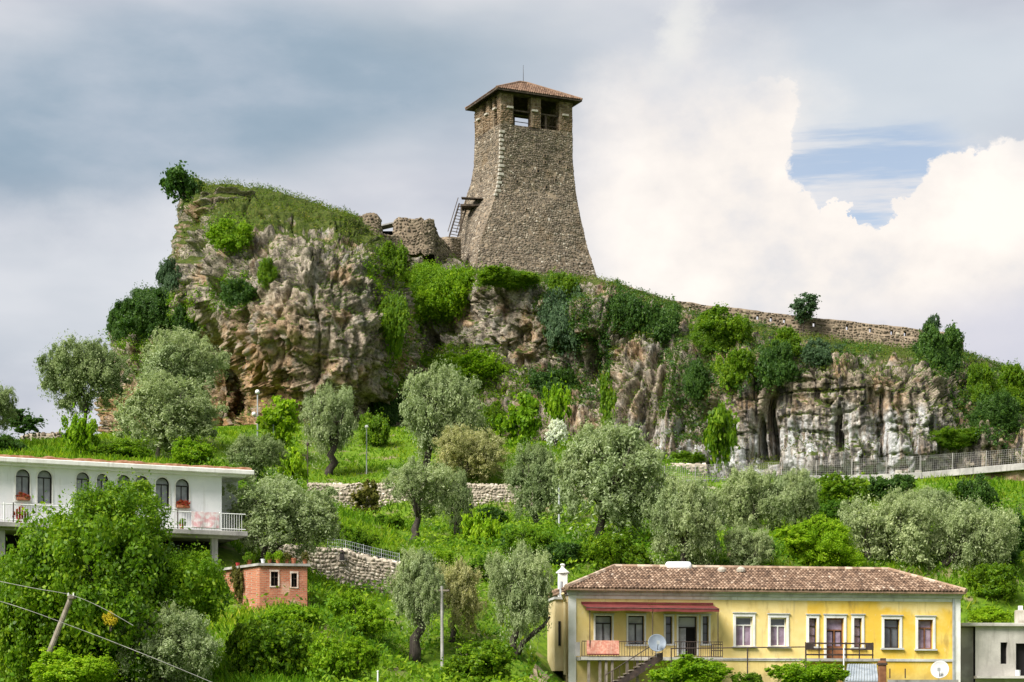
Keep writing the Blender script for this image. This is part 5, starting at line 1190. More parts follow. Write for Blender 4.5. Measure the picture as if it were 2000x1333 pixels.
# ------------------------------------------------------------------ white house with arched windows
WF = Facade(0, 100, 24); WLn = WF.a(433)
wh = thing('white_house', 'white house with a row of arched windows and flat overgrown roof', 'house', WF.P(WLn / 2, 3, 8))
wz0, wz1 = WF.z(0, 1024), WF.z(0, 905); aL = WF.a(-90)
ARC = [(31, 58, 917, 978), (73, 101, 919, 984), (149, 174, 923, 990), (189, 211, 926, 990), (229, 254, 928, 990), (264, 290, 930, 990), (304, 330, 933, 990), (343, 369, 936, 993)]
SEG = 8; mb = MB(); edges = []
def arch_pts(a0, a1, zs, zt): return [((a0 + a1) / 2 - math.cos(math.pi * k / SEG) * (a1 - a0) / 2, zs + math.sin(math.pi * k / SEG) * (zt - zs)) for k in range(SEG + 1)]
cur = aL
for (p0, p1, y0, y1) in ARC:
    a0, a1 = WF.a(p0), WF.a(p1); pm = (p0 + p1) / 2; zt, zb = WF.z(pm, y0), WF.z(pm, y1); zs = zt - (a1 - a0) / 2; edges.append((a0, a1, zb, zs, zt))
    mb.poly([WF.P(cur, 0, wz0), WF.P(a0, 0, wz0), WF.P(a0, 0, wz1), WF.P(cur, 0, wz1)]); mb.poly([WF.P(a0, 0, wz0), WF.P(a1, 0, wz0), WF.P(a1, 0, zb), WF.P(a0, 0, zb)])
    ap = arch_pts(a0, a1, zs, zt)
    for (u, z), (u2, z2) in zip(ap[:-1], ap[1:]):
        mb.poly([WF.P(u, 0, z), WF.P(u2, 0, z2), WF.P(u2, 0, wz1), WF.P(u, 0, wz1)]); mb.poly([WF.P(u2, 0, z2), WF.P(u, 0, z), WF.P(u, .3, z), WF.P(u2, .3, z2)])
    cur = a1
mb.poly([WF.P(cur, 0, wz0), WF.P(WLn, 0, wz0), WF.P(WLn, 0, wz1), WF.P(cur, 0, wz1)])
mb.build('front_wall', 'white_plaster', wh)
MB().poly([WF.P(WLn, 0, wz0), WF.P(WLn, 6, wz0), WF.P(WLn, 6, wz1), WF.P(WLn, 0, wz1)]).build('side_wall', 'white_plaster', wh)
MB().poly([WF.P(aL, 6, wz0), WF.P(aL, 0, wz0), WF.P(aL, 0, wz1), WF.P(aL, 6, wz1)]).build('side_wall', 'white_plaster', wh)
MB().poly([WF.P(WLn, 6.02, wz0), WF.P(aL, 6.02, wz0), WF.P(aL, 6.02, wz1), WF.P(WLn, 6.02, wz1)]).build('rear_wall', 'white_plaster', wh)
WF.box(MB(), aL + .02, WLn - .01, .34, 5.98, wz0, wz1 - .01).build('dark_interior', 'dark_void', wh)  # black box behind the arches, painted shade of the interior
WF.box(MB(), WLn, WLn + 1.5, 2.2, 5.8, wz0, wz1 - .01).build('rear_wing', 'white_plaster', wh)
for (a0, a1, zb, zs, zt), bx_ in zip(edges, ARC):
    # dark reveal lining and frame
    mb = MB()
    mb.poly([WF.P(a1 - .003, .01, zb), WF.P(a1 - .003, .3, zb), WF.P(a1 - .003, .3, zs), WF.P(a1 - .003, .01, zs)]); mb.poly([WF.P(a0 + .003, .01, zs), WF.P(a0 + .003, .3, zs), WF.P(a0 + .003, .3, zb), WF.P(a0 + .003, .01, zb)])
    ap = arch_pts(a0 + .004, a1 - .004, zs, zt - .004)
    for (u, z), (u2, z2) in zip(ap[:-1], ap[1:]): mb.poly([WF.P(u2, .01, z2), WF.P(u, .01, z), WF.P(u, .3, z), WF.P(u2, .3, z2)])
    mb.poly([WF.P(a0, .02, zb + .003), WF.P(a1, .02, zb + .003), WF.P(a1, .3, zb + .003), WF.P(a0, .3, zb + .003)])
    win = mb.build('window', 'dark_frame', wh)
    fr = MB(); m_ = (a0 + a1) / 2
    for (p, q, r, s) in ((m_ - .02, m_ + .02, zb, zs), (a0 + .004, a0 + .045, zb, zs), (a1 - .045, a1 - .004, zb, zs), (a0 + .045, a1 - .045, zs - .025, zs + .025)): WF.box(fr, p, q, .2, .25, r, s)
    fr.build('frame', 'dark_frame', win)
    gp_ = [WF.P(a0 + .005, .245, zb), WF.P(a1 - .005, .245, zb)] + [WF.P(u, .245, z) for u, z in reversed(arch_pts(a0 + .005, a1 - .005, zs, zt - .01))]
    MB().poly(gp_).build('pane', 'curtain', win)
    tr_ = MB(); ai, ao = arch_pts(a0, a1, zs, zt), arch_pts(a0 - .07, a1 + .07, zs, zt + .07)
    for k in range(SEG): tr_.hexa([WF.P(*ao[k][:1], -.04, ao[k][1]), WF.P(ao[k + 1][0], -.04, ao[k + 1][1]), WF.P(ai[k + 1][0], -.04, ai[k + 1][1]), WF.P(ai[k][0], -.04, ai[k][1])], [WF.P(ao[k][0], .02, ao[k][1]), WF.P(ao[k + 1][0], .02, ao[k + 1][1]), WF.P(ai[k + 1][0], .02, ai[k + 1][1]), WF.P(ai[k][0], .02, ai[k][1])])
    WF.box(tr_, a0 - .07, a0, -.04, .02, zb, zs); WF.box(tr_, a1, a1 + .07, -.04, .02, zb, zs)
    tr_.build('surround', 'white_trim', win)
    WF.box(MB(), a0 - .08, a1 + .08, -.08, .2, zb - .07, zb - .002).build('sill', 'white_trim', win)
# roof slab
WF.box(MB(), aL, WLn + 1.55, -.62, 6.3, wz1, wz1 + .24).build('roof_slab', 'white_trim', wh, bevel=.03)
WF.box(MB(), aL, WLn + 1.2, -.35, 6.1, wz1 - .09, wz1 - .003).build('soffit', 'white_plaster', wh)
nn = 130; u = np.linspace(aL, WLn + 1.45, nn); rows_ = []
for b, h in ((-.52, .0), (-.45, .13), (-.2, .17), (.5, .13), (2, .15), (4, .16), (6.2, .1)):
    P_ = np.array([list(WF.P(x, b, wz1 + .235 + h)) for x in u]); P_[:, 2] += (.09 * fbm(P_, 2.2, 3, 71) if h > 0 else 0); rows_.append(P_)
gridpart('roof_debris', np.array(rows_), 'roof_debris', wh)
# balcony slab, rail
zsl = wz0
WF.box(MB(), aL, WLn + 1.0, -1.3, 6, zsl - .24, zsl).build('balcony_slab', 'concrete', wh, bevel=.02)
wr = MB()
for k in range(int((WLn + .9 - aL) / .13)): a = aL + k * .13; wr.tube([WF.P(a, -1.22, zsl), WF.P(a, -1.22, zsl + .85)], .012, 4, False)
tag(wr.build('balusters', 'white_paint', wh), kind='stuff')
for f in (.1, .87): MB().tube([WF.P(aL, -1.22, zsl + f), WF.P(WLn + .9, -1.22, zsl + f)], .025, 6).build('rail', 'white_paint', wh)
for px in (8, 26, 347, 395, 430): a = WF.a(px, -1.22); MB().tube([WF.P(a, -1.22, zsl), WF.P(a, -1.22, zsl + .95)], .03, 6).build('rail_post', 'iron' if px in (347, 26) else 'white_paint', wh)
# undercroft
WF.box(MB(), aL, WLn + .6, 2.6, 2.9, zsl - 3.6, zsl - .245).build('undercroft_shade', 'dark_void', wh)  # painted black for the shade of the open lower storey
for px, wd in ((2, .34), (418, .32), (210, .32), (310, .3)): a = WF.a(px, -.6); WF.box(MB(), a - wd / 2, a + wd / 2, -.75, -.45, zsl - 3.6, zsl - .245).build('pillar', 'concrete', wh)
WF.box(MB(), aL, WLn + .6, -.9, -.4, zsl - .36, zsl - .244).build('edge_beam', 'concrete', wh)
for px, py, r, m, lb in ((38, 1000, .17, 'red_plastic', 'large red planter on the white house balcony'), (50, 1003, .12, 'red_plastic', 'small red planter next to the large one on the white house balcony'), (355, 1015, .12, 'terracotta', 'small clay pot by the balcony post of the white house')):
    a = WF.a(px, -.95); q = WF.P(a, -.95, zsl + .002); t = thing('flower_pot', lb, 'pot', q, 'flower pots')
    MB().lathe(q, [(0, 0), (r * .7, 0), (r, r * 2), (r * 1.1, r * 2), (r * 1.1, r * 2.2), (r * .9, r * 2.2), (r * .85, r * 1.9), (0, r * 1.9)], 14).build('pot', m, t, smooth=False)
    crown_part(t, 'shrub', q + Vector((0, 0, r * 3)), r * 1.8, r * 1.8, r * 1.6, 'red_flower' if px == 38 else 'fresh_leaf', name='plant')
for i in (0, 7):
    a0, a1, zb, zs, zt = edges[i]; q = WF.P((a0 + a1) / 2, -.16, zb); t = thing('window_box', ['window box of red flowers on the sill by the red planters', 'window box of red flowers on the sill above the floral blanket'][i > 0], 'window box', q, 'window boxes on the white house')
    WF.box(MB(), a0 + .02, a1 - .02, -.3, -.09, zb, zb + .13).build('box', 'terracotta', t); crown_part(t, 'shrub', q + Vector((0, -.03, .22)), (a1 - a0) / 2, .16, .16, 'red_flower', name='plant')
bl = thing('blanket', 'white and pink floral blanket hung over the white house balcony rail', 'blanket', WF.P(WF.a(398, -1.25), -1.25, zsl + .1))
mb = MB(); q0, q1 = WF.a(374, -1.25), WF.a(428, -1.25)
for k in range(14):
    u0, u1 = q0 + (q1 - q0) * k / 14, q0 + (q1 - q0) * (k + 1) / 14; s0, s1 = [-1.29 + .025 * math.sin(9 * x) for x in (u0, u1)]
    mb.poly([WF.P(u0, s0, zsl + .12), WF.P(u1, s1, zsl + .12), WF.P(u1, -1.25, zsl + .905), WF.P(u0, -1.25, zsl + .905)]); mb.poly([WF.P(u0, -1.25, zsl + .905), WF.P(u1, -1.25, zsl + .905), WF.P(u1, -1.18, zsl + .4), WF.P(u0, -1.18, zsl + .4)])
mb.build('cloth', 'blanket_floral', bl)

# ------------------------------------------------------------------ red brick hut
BF_ = Facade(507, 100, 10); bl_ = BF_.a(600)
hut = thing('brick_hut', 'small flat-roofed red brick hut with two narrow white-edged windows', 'hut', BF_.P(bl_ / 2, 1.2, 5.4))
hz_0, hz_1 = BF_.z(550, 1200), BF_.z(550, 1106)
hops = [(BF_.a(529), BF_.a(543), BF_.z(536, 1145), BF_.z(536, 1117)), (BF_.a(569), BF_.a(580), BF_.z(575, 1147), BF_.z(575, 1120))]
wall_open(BF_, 0, bl_, hz_0, hz_1, hops, .2).build('front_wall', 'red_brick', hut)
MB().poly([BF_.P(bl_, 0, hz_0), BF_.P(bl_, 3, hz_0), BF_.P(bl_, 3, hz_1), BF_.P(bl_, 0, hz_1)]).build('side_wall', 'red_brick', hut)
lw0 = Vector(at(428, 1180, 103.5)); lw1 = BF_.P(0, 0, 0)
MB().poly([(lw0.x, lw0.y, hz_0), (lw1.x, lw1.y, hz_0), (lw1.x, lw1.y, hz_1 - .02), (lw0.x, lw0.y, hz_1 - .02)]).build('side_wall', 'red_brick', hut)
BF_.box(MB(), .02, bl_ - .02, .22, 2.9, hz_0, hz_1 - .02).build('dark_interior', 'dark_void', hut)  # black filling stands for the unlit inside of the hut
for o in hops:
    w2 = MB(); BF_.box(w2, o[0], o[0] + .03, .1, .14, o[2], o[3]); BF_.box(w2, (o[0] + o[1]) / 2 - .015, (o[0] + o[1]) / 2 + .015, .1, .14, o[2], o[3]); BF_.box(w2, o[0] + .03, o[1], .101, .139, (o[2] * .4 + o[3] * .6), (o[2] * .4 + o[3] * .6) + .03)
    w2 = w2.build('window', 'old_timber', hut)
    s_m = MB(); BF_.box(s_m, o[0] - .05, o[0], -.03, .02, o[2], o[3]); BF_.box(s_m, o[1], o[1] + .07, -.03, .02, o[2], o[3]); BF_.box(s_m, o[0] - .07, o[1] + .07, -.03, .02, o[3], o[3] + .09); BF_.box(s_m, o[0] - .07, o[1] + .07, -.03, .02, o[2] - .06, o[2]); s_m.build('surround', 'hut_trim', w2)
rs = MB(); q = [Vector((lw0.x - .1, lw0.y - .15, hz_1)), BF_.P(-.06, -.14, hz_1), BF_.P(bl_ + .14, -.14, hz_1), BF_.P(bl_ + .14, 3.1, hz_1), Vector((lw0.x - .1, lw0.y + 3, hz_1))]
up = Vector((0, 0, .12)); rs.poly([p + up for p in q]); rs.poly(list(reversed(q)))
for k in range(5): rs.poly([q[k], q[(k + 1) % 5], q[(k + 1) % 5] + up, q[k] + up])
rs.build('roof_slab', 'concrete', hut)
POTS = [(463, 1085, .10, 'red_plastic', None, 'small red pot alone at the far end of the brick hut terrace'), (485, 1082, .13, 'terracotta', 'green_leaf', 'clay pot with a bushy plant on the brick hut terrace near the olive trunk'), (514, 1092, .11, 'pvc_white', None, 'white pot at the front corner of the brick hut roof'), (526, 1090, .11, 'terracotta', 'fresh_leaf', 'clay pot with low green leaves behind the hut windows'),
        (543, 1091, .12, 'terracotta', 'lime_leaf', 'clay pot with bright lime plant on the brick hut roof'), (560, 1092, .11, 'terracotta', 'dry_leaf', 'clay pot with dry twiggy plant on the brick hut roof'), (573, 1093, .14, 'terracotta', None, 'wide empty clay pot on the brick hut roof'), (596, 1094, .12, 'terracotta', 'russet_leaf', 'clay pot with brownish plant at the outer corner of the brick hut roof')]
for (px, py, r, m, lf, lb) in POTS:
    if px > 505: q_ = BF_.P(BF_.a(px, .3), .3, hz_1 + .121)
    else: f = (px - 428) / (507 - 428); q_ = Vector((lw0.x + (lw1.x - lw0.x) * f, lw0.y + (lw1.y - lw0.y) * f + .4, hz_1 + .121))
    t = thing('flower_pot', lb, 'pot', q_, 'flower pots')
    MB().lathe(q_, [(0, 0), (r * .7, 0), (r, r * 1.8), (r * 1.12, r * 1.8), (r * 1.12, r * 2.1), (r * .9, r * 2.1), (r * .85, r * 1.8), (0, r * 1.8)], 12).build('pot', m, t)
    if lf: crown_part(t, 'shrub', q_ + Vector((0, 0, r * 3.1)), r * 2.2, r * 2, r * 1.9, lf, name='plant')
# ------------------------------------------------------------------ trees
GO = 'olive trees on the slope'
OL = [ # label, crown box, d, foot px, mat, kind, trunk radius, extras
 ('tall dark olive standing on the left skyline with sky between its trunk and branches', (78, 248, 668, 808), 138, 163, 'olive_dark_leaf', 'olive', .16, {'limbs': 8}),
 ('olive at the foot of the headland, behind the pale-trunked olive', (262, 442, 652, 790), 142, 350, 'olive_leaf', 'olive', .2, {}),
 ('broad olive with pale forked trunk just above the white house roof', (218, 432, 742, 880), 131, 305, 'olive_leaf', 'olive', .15, {'barkm': 'pale_bark'}),
 ('olive cut off by the left edge of the view, above the white house', (-70, 32, 752, 842), 134, -20, 'olive_dark_leaf', 'olive_open', .14, {}),
 ('round olive with twisted split trunk on the mown grass below the headland', (588, 695, 757, 890), 143, 640, 'olive_leaf', 'olive', .30, {'bends': 1.6, 'via': (652, 890, 143)}),
 ('large silvery olive below the green gully, dark trunk in the grass', (768, 948, 724, 890), 147, 832, 'olive_leaf', 'olive', .24, {'bends': 1.4}),
 ('pale yellowish olive above the long retaining wall', (842, 988, 842, 940), 141.2, 905, 'olive_pale_leaf', 'olive_open', .13, {'barkm': 'pale_bark'}),
 ('open-crowned olive with black Y-shaped trunk before the long retaining wall', (752, 888, 905, 1012), 121, 806, 'olive_leaf', 'olive_open', .24, {'via': (812, 1035, 121), 'bends': .6}),
 ('thin olive right beside the Y-trunked olive', (856, 926, 925, 1030), 123, 892, 'olive_dark_leaf', 'olive_open', .17, {}),
 ('dark olive with mossy trunk next to the pale pole', (985, 1105, 872, 1012), 126, 1050, 'olive_dark_leaf', 'olive', .22, {'bends': 1.3}),
 ('widest olive of the slope, spreading below the white calcite rock', (1064, 1300, 834, 1030), 125, 1165, 'olive_leaf', 'olive', .26, {'limbs': 9}),
 ('dense olive directly behind the water tank on the yellow house roof', (1250, 1415, 942, 1108), 117, 1340, 'olive_leaf', 'olive', .2, {}),
 ('olive under the cliff road, left of the ivy bank', (1382, 1545, 922, 1062), 126, 1470, 'olive_leaf', 'olive', .2, {}),
 ('smaller olive tucked against the ivy bank under the cliff road', (1500, 1602, 922, 1022), 134, 1550, 'olive_leaf', 'olive', .16, {}),
 ('low olive rising just behind the middle of the yellow house roof', (1412, 1506, 1030, 1114), 114, 1455, 'olive_leaf', 'olive_open', .14, {}),
 ('bright silvery olive leaning left over the end of the tiled roof', (1642, 1832, 970, 1122), 116.5, 1705, 'olive_leaf', 'olive', .2, {'via': (1690, 1080, 116.5)}),
 ('olive half hidden behind the two silvery olives at the roof end', (1732, 1870, 956, 1040), 123, 1800, 'olive_leaf', 'olive', .18, {}),
 ('silvery olive with black leaning trunk above the hip of the tiled roof', (1805, 1978, 988, 1128), 116, 1833, 'olive_leaf', 'olive', .22, {'via': (1855, 1095, 116)}),
 ('wide olive with two dark trunks growing behind the brick hut terrace', (437, 660, 934, 1075), 106.5, 505, 'olive_leaf', 'olive', .17, {'extra': [((560, 665, 985, 1085), 'olive_open', None)], 'limbs': 8}),
 ('olive with thick crooked black trunk left of the concrete pole', (757, 872, 1078, 1225), 98, 808, 'olive_leaf', 'olive', .26, {'via': (815, 1225, 98), 'bends': 1.2}),
 ('pale olive immediately behind the concrete pole', (842, 948, 1102, 1240), 100.5, 880, 'olive_pale_leaf', 'olive_open', .15, {}),
 ('olive with long leaning limb against the left end of the yellow house', (948, 1076, 1073, 1245), 98.5, 1003, 'olive_leaf', 'olive', .2, {'bends': 1.0}),
 ('silvery olive in front of the big green tree, near the leaning pole', (216, 430, 1192, 1345), 84, 320, 'olive_leaf', 'olive', .16, {}),
 ('dark olive bush on the grass above the right end of the white house', (432, 558, 852, 932), 131, 500, 'olive_dark_leaf', 'olive_open', .13, {}),
]
for k, (lb, bx, d, fp, mt, kd, tr_, kw) in enumerate(OL):
    if d > 112 and not any(k_ in kw for k_ in ('via',)): d = ground_d(fp, bx[3] + .16 * (bx[3] - bx[2]), d, 9)
    tree('olive_tree', lb, 'olive tree', bx, d, fp, kd, mt, GO, tr_, seed=500 + k, **kw)
# second trunk and the leaning limb seen in the picture belong to their trees
lean = [o for o in COL.objects if o.get('label', '').startswith('olive with long leaning limb')][0]
f0 = at(1008, 1272, 98.5); MB().tube([f0 + Vector((0, 0, -.3)), at(1022, 1255, 98.4), at(1045, 1235, 98.3), at(1062, 1222, 98.3), at(1074, 1205, 98.4)], [.16, .13, .12, .09, .05], 8).build('leaning_limb', 'bark', lean, smooth=True)
twin = [o for o in COL.objects if o.get('label', '').startswith('wide olive with two dark trunks')][0]
f0 = Vector((xof(528, 106.5), 106.5, gz(xof(528, 106.5), 106.5) - .3)); MB().tube([f0, at(535, 1072, 106.5), at(560, 1055, 106.5), at(585, 1035, 106.5), at(600, 1010, 106.5)], [.17, .14, .12, .09, .05], 8).build('trunk', 'bark', twin, smooth=True)

tree('broadleaf_tree', 'huge bright green leafy tree hiding the lower half of the white house', 'tree', (15, 425, 1030, 1345), 86, 210, 'broad', 'green_leaf', None, .35, limbs=10, extra=[((125, 325, 945, 1110), 'broad', None), ((-60, 150, 1085, 1340), 'broad', None), ((300, 432, 1080, 1210), 'broad', 'fresh_leaf')])
SM = 'young trees and saplings'
SAP = [('bright green sapling on the grass left of the pale-trunked olive', (122, 192, 816, 886), 129, 'fresh_leaf'), ('yellow-green young tree beside the double street lamp', (496, 580, 782, 878), 146, 'lime_leaf'), ('lime sapling at the corner of the white house roof', (532, 600, 882, 955), 127, 'lime_leaf'),
       ('bright pointed young tree left of the white blossom', (972, 1052, 776, 890), 152, 'fresh_leaf'), ('small bright tree growing on the ledge right of the pointed young tree', (1062, 1116, 758, 832), 160, 'fresh_leaf'), ('narrow column-shaped green tree against the ochre rock rib', (1172, 1204, 735, 850), 163, 'green_leaf'),
       ('leafy green sapling at the cliff foot by the calcite wall', (1368, 1448, 796, 900), 160, 'green_leaf'), ('yellow-leaved sapling before the long retaining wall', (688, 742, 940, 1010), 130, 'dry_leaf'), ('bright lime sapling among the weeds right of the Y-trunked olive', (905, 975, 1010, 1085), 119, 'lime_leaf'), ('round dark little tree on the left skyline', (15, 80, 802, 846), 139, 'dark_green_leaf')]
for k, (lb, bx, d, mt) in enumerate(SAP): tree('sapling', lb, 'sapling', bx, d, None, 'sapling', mt, SM, .05, limbs=4, seed=700 + k, barkm='pale_bark')
p = cliff_at(368, 385)
tree('cliff_tree', 'small gnarled tree leaning out from the very top of the headland', 'tree', (306, 386, 330, 384), 176, 368, 'sapling', 'dark_green_leaf', None, .13, ztrunk=zof(398, 176), foot_d=176, limbs=5, extra=[((355, 398, 352, 400), 'shrub', None)])
tree('cliff_tree', 'thin wispy tree on the rampart skyline', 'tree', (1540, 1596, 577, 622), 184, 1570, 'sapling', 'blue_green_leaf', None, .06, ztrunk=zof(672, 184), foot_d=184, limbs=4)

# ------------------------------------------------------------------ bushes on the rock and on the slope
def akind(rx): return 'broad' if rx > 2.3 else ('bush' if rx > .85 else 'shrub')
def rbush(label, box, mat, off=.2, group='bushes on the cliff', name='bush', cat='bush', d=None, ref=None):
    px0, px1, py0, py1 = box; rx = (px1 - px0) / 2 / FPX * 175
    q = cliff_at(*(ref or ((px0 + px1) / 2, py0 * .35 + py1 * .65)), r=10)
    dd = d or q.y - off * rx
    return bush(name, label, cat, box, dd, akind(rx), mat, group, base=(q.x, q.y, q.z), depth=.5)
for lb, bx, mt in [
 ('big glossy fig bush bulging below the ruined bastion', (782, 938, 494, 625), 'fresh_leaf'),
 ('bright green bush high on the grassy face of the headland', (402, 496, 430, 490), 'fresh_leaf'),
 ('dark bush clinging to the middle left face of the headland', (430, 505, 545, 600), 'dark_green_leaf'),
 ('small bush hanging above the ochre overhang of the headland', (500, 545, 505, 560), 'green_leaf'),
 ('dark mass of shrubs behind the left edge of the headland', (225, 352, 545, 665), 'dark_green_leaf'),
 ('dark shrub at the outer left edge of the shrub mass', (208, 262, 592, 668), 'dark_green_leaf'),
 ('wispy shrub sprouting where the headland meets the sky on the left', (305, 356, 505, 572), 'blue_green_leaf'),
 ('dark shrub under the headland overhang beside the olives', (335, 392, 590, 668), 'dark_green_leaf'),
 ('bushy green strip running down the gully edge of the headland', (738, 800, 560, 660), 'green_leaf'),
 ('green bush at the upper mouth of the gully', (738, 800, 470, 545), 'green_leaf'),
 ('bright bush spilling down beside the headland crack', (752, 790, 620, 700), 'fresh_leaf'),
 ('big bright bank of bushes in the gully above the silvery olive', (800, 1000, 690, 800), 'fresh_leaf'),
 ('dark bushes at the shadowed bottom of the gully', (715, 805, 745, 840), 'dark_green_leaf'),
 ('green bush left of the pointed young tree', (920, 1000, 780, 860), 'green_leaf'),
 ('blue-green ivy curtain hanging under the tower corner', (1052, 1152, 560, 680), 'blue_green_leaf'),
 ('green shrub growing against the tower base', (1070, 1130, 522, 580), 'green_leaf'),
 ('low green bushes along the foot of the tower', (930, 1060, 520, 562), 'green_leaf'),
 ('dark hanging growth right of the tower foot', (1185, 1262, 558, 645), 'dark_green_leaf'),
 ('dark hanging growth under the start of the rampart', (1245, 1330, 580, 668), 'dark_green_leaf'),
 ('bush on the ledge above the dark cave slit', (1030, 1130, 715, 780), 'dark_green_leaf'),
 ('dense dark bush in the middle of the right-hand cliff top', (1330, 1470, 605, 700), 'green_leaf'),
 ('dark bush column descending the right-hand cliff', (1325, 1385, 700, 780), 'dark_green_leaf'),
 ('leafy bush beneath the dense cliff-top bush', (1385, 1475, 680, 760), 'green_leaf'),
 ('ivy bush at the top of the stained cliff', (1475, 1560, 665, 755), 'dark_green_leaf'),
 ('blue-green shrub on the cliff rim right of the wispy tree', (1555, 1650, 655, 715), 'blue_green_leaf'),
 ('shrub on the cliff rim left of the wispy tree', (1500, 1570, 640, 700), 'green_leaf'),
 ('thick dark bush hiding the rampart corner', (1782, 1885, 632, 735), 'dark_green_leaf'),
 ('sprig of shrub poking above the rampart corner', (1800, 1838, 615, 660), 'blue_green_leaf'),
 ('bush on the right flank of the stained cliff', (1880, 1950, 710, 790), 'green_leaf'),
 ('big green bush on the far right shoulder of the cliff', (1930, 2030, 712, 812), 'green_leaf'),
 ('dark bush below the far right shoulder', (1890, 2000, 770, 850), 'dark_green_leaf'),
 ('small bush above the scree at the right cliff foot', (1815, 1930, 835, 875), 'green_leaf'),
 ('green tuft on top of the short rubble wall', (1308, 1382, 880, 908), 'green_leaf'),
]: rbush(lb, bx, mt)
def gbush(label, box, d, mat, group='bushes on the slope', name='bush', cat='bush', ground=True):
    px0, px1, py0, py1 = box
    if d > 112: d = ground_d((px0 + px1) / 2, py1 - .12 * (py1 - py0), d)
    rx = (px1 - px0) / 2 / FPX * d; x = xof((px0 + px1) / 2, d)
    return bush(name, label, cat, box, d, akind(rx), mat, group, base=(x, d, min(gz(x, d), zof(py1, d) + .1)))
for lb, bx, d, mt in [
 ('lime green shrub in the bottom left foreground by the leaning pole', (62, 222, 1258, 1345), 79, 'lime_leaf'),
 ('dark bush at the bottom edge under the brick hut', (440, 620, 1195, 1340), 88, 'green_leaf'),
 ('fresh green bush right of the dark bush under the brick hut', (600, 742, 1240, 1345), 87, 'fresh_leaf'),
 ('tall weeds thicket between brick hut and crooked olive', (640, 762, 1150, 1250), 97, 'fresh_leaf'),
 ('green bush at the foot of the concrete pole', (845, 1022, 1245, 1345), 92, 'green_leaf'),
 ('grape vine foliage in front of the terrace stair', (1255, 1432, 1280, 1345), 94.6, 'fresh_leaf'),
 ('grape vine foliage in front of the french balcony', (1480, 1660, 1290, 1345), 94.6, 'fresh_leaf'),
 ('grape vine tip under the pergola beam', (1425, 1490, 1310, 1345), 94.8, 'green_leaf'),
 ('yellow-green thicket behind the middle of the tiled roof', (1512, 1690, 1012, 1118), 117.5, 'lime_leaf'),
 ('ivy bank hanging below the cliff road', (1585, 1700, 922, 1000), 141, 'green_leaf'),
 ('dark ivy right of the ivy bank below the cliff road', (1680, 1800, 925, 985), 141, 'dark_green_leaf'),
 ('dark green bush before the ochre cutting', (1870, 1950, 925, 1010), 137.5, 'dark_green_leaf'),
 ('dark bushes at the right edge above the grey house', (1920, 2030, 985, 1100), 124, 'dark_green_leaf'),
 ('green bush beside the trunk of the black leaning olive', (1880, 1990, 1100, 1180), 113.5, 'green_leaf'),
 ('lime bush directly above the flat roof of the grey house', (1890, 1980, 1185, 1222), 109.5, 'lime_leaf'),
 ('green thicket right of the chimney of the yellow house', (1120, 1240, 1035, 1118), 115, 'green_leaf'),
 ('green weeds thicket under the mossy olive trunk', (975, 1090, 1030, 1100), 120, 'weed_leaf'),
 ('low bush at the foot of the long retaining wall under the yellow sapling', (505, 600, 1000, 1080), 125, 'green_leaf'),
 ('climbing plant covering the side wall of the brick hut', (446, 492, 1100, 1172), 101.6, 'russet_leaf'),
 ('bright weeds right below the brick hut front', (500, 640, 1182, 1240), 96, 'fresh_leaf'),
 ('small dark hedge at the left edge above the white house roof', (-20, 60, 850, 890), 126, 'dark_green_leaf'),
 ('green hedge along the white house roof behind the debris', (180, 300, 862, 905), 121, 'green_leaf'),
 ('green shrub at the foot of the pale-trunked olive', (330, 420, 850, 910), 125, 'fresh_leaf'),
 ('bush between the round olive and the large silvery olive', (695, 765, 800, 880), 152, 'green_leaf'),
]: gbush(lb, bx, d, mt)
LBS = ['low shrub in the weeds above the wire-fenced rubble wall',
       "green shrub just uphill of the rubble wall's far end",
       'low shrub uphill between the pale olive and the olive with leaning limb',
       'dark shrub at the foot of the mossy-trunk olive',
       'dark shrub uphill of the white chimney of the yellow house',
       'leafy shrub under the widest olive, uphill of the tiled roof',
       'green shrub between the widest olive and the dense olive behind the water tank',
       'green shrub beside the wide two-trunked olive, below the long retaining wall',
       'fresh green shrub below the thin olive next to the Y-trunked one',
       'leafy shrub below the ivy bank, left of the bright silvery olive',
       'green shrub just uphill of the bright silvery left-leaning olive',
       'green shrub at the edge of the yellow-green thicket behind the roof',
       'green shrub hanging right under the concrete edge beam by the ivy bank',
       'leafy shrub above the silvery olives, next to the dark bush before the ochre cutting',
       'leafy shrub on the bank above the lime bush over the grey house',
       'dark shrub right of the silvery olive with black leaning trunk',
       'green shrub under the long retaining wall behind the widest olive',
       'dark shrub at the foot of the long retaining wall near the thin olive',
       'small leafy shrub at the foot of the long retaining wall behind the Y-trunked olive',
       'dark shrub beside the low olive behind the middle of the tiled roof']
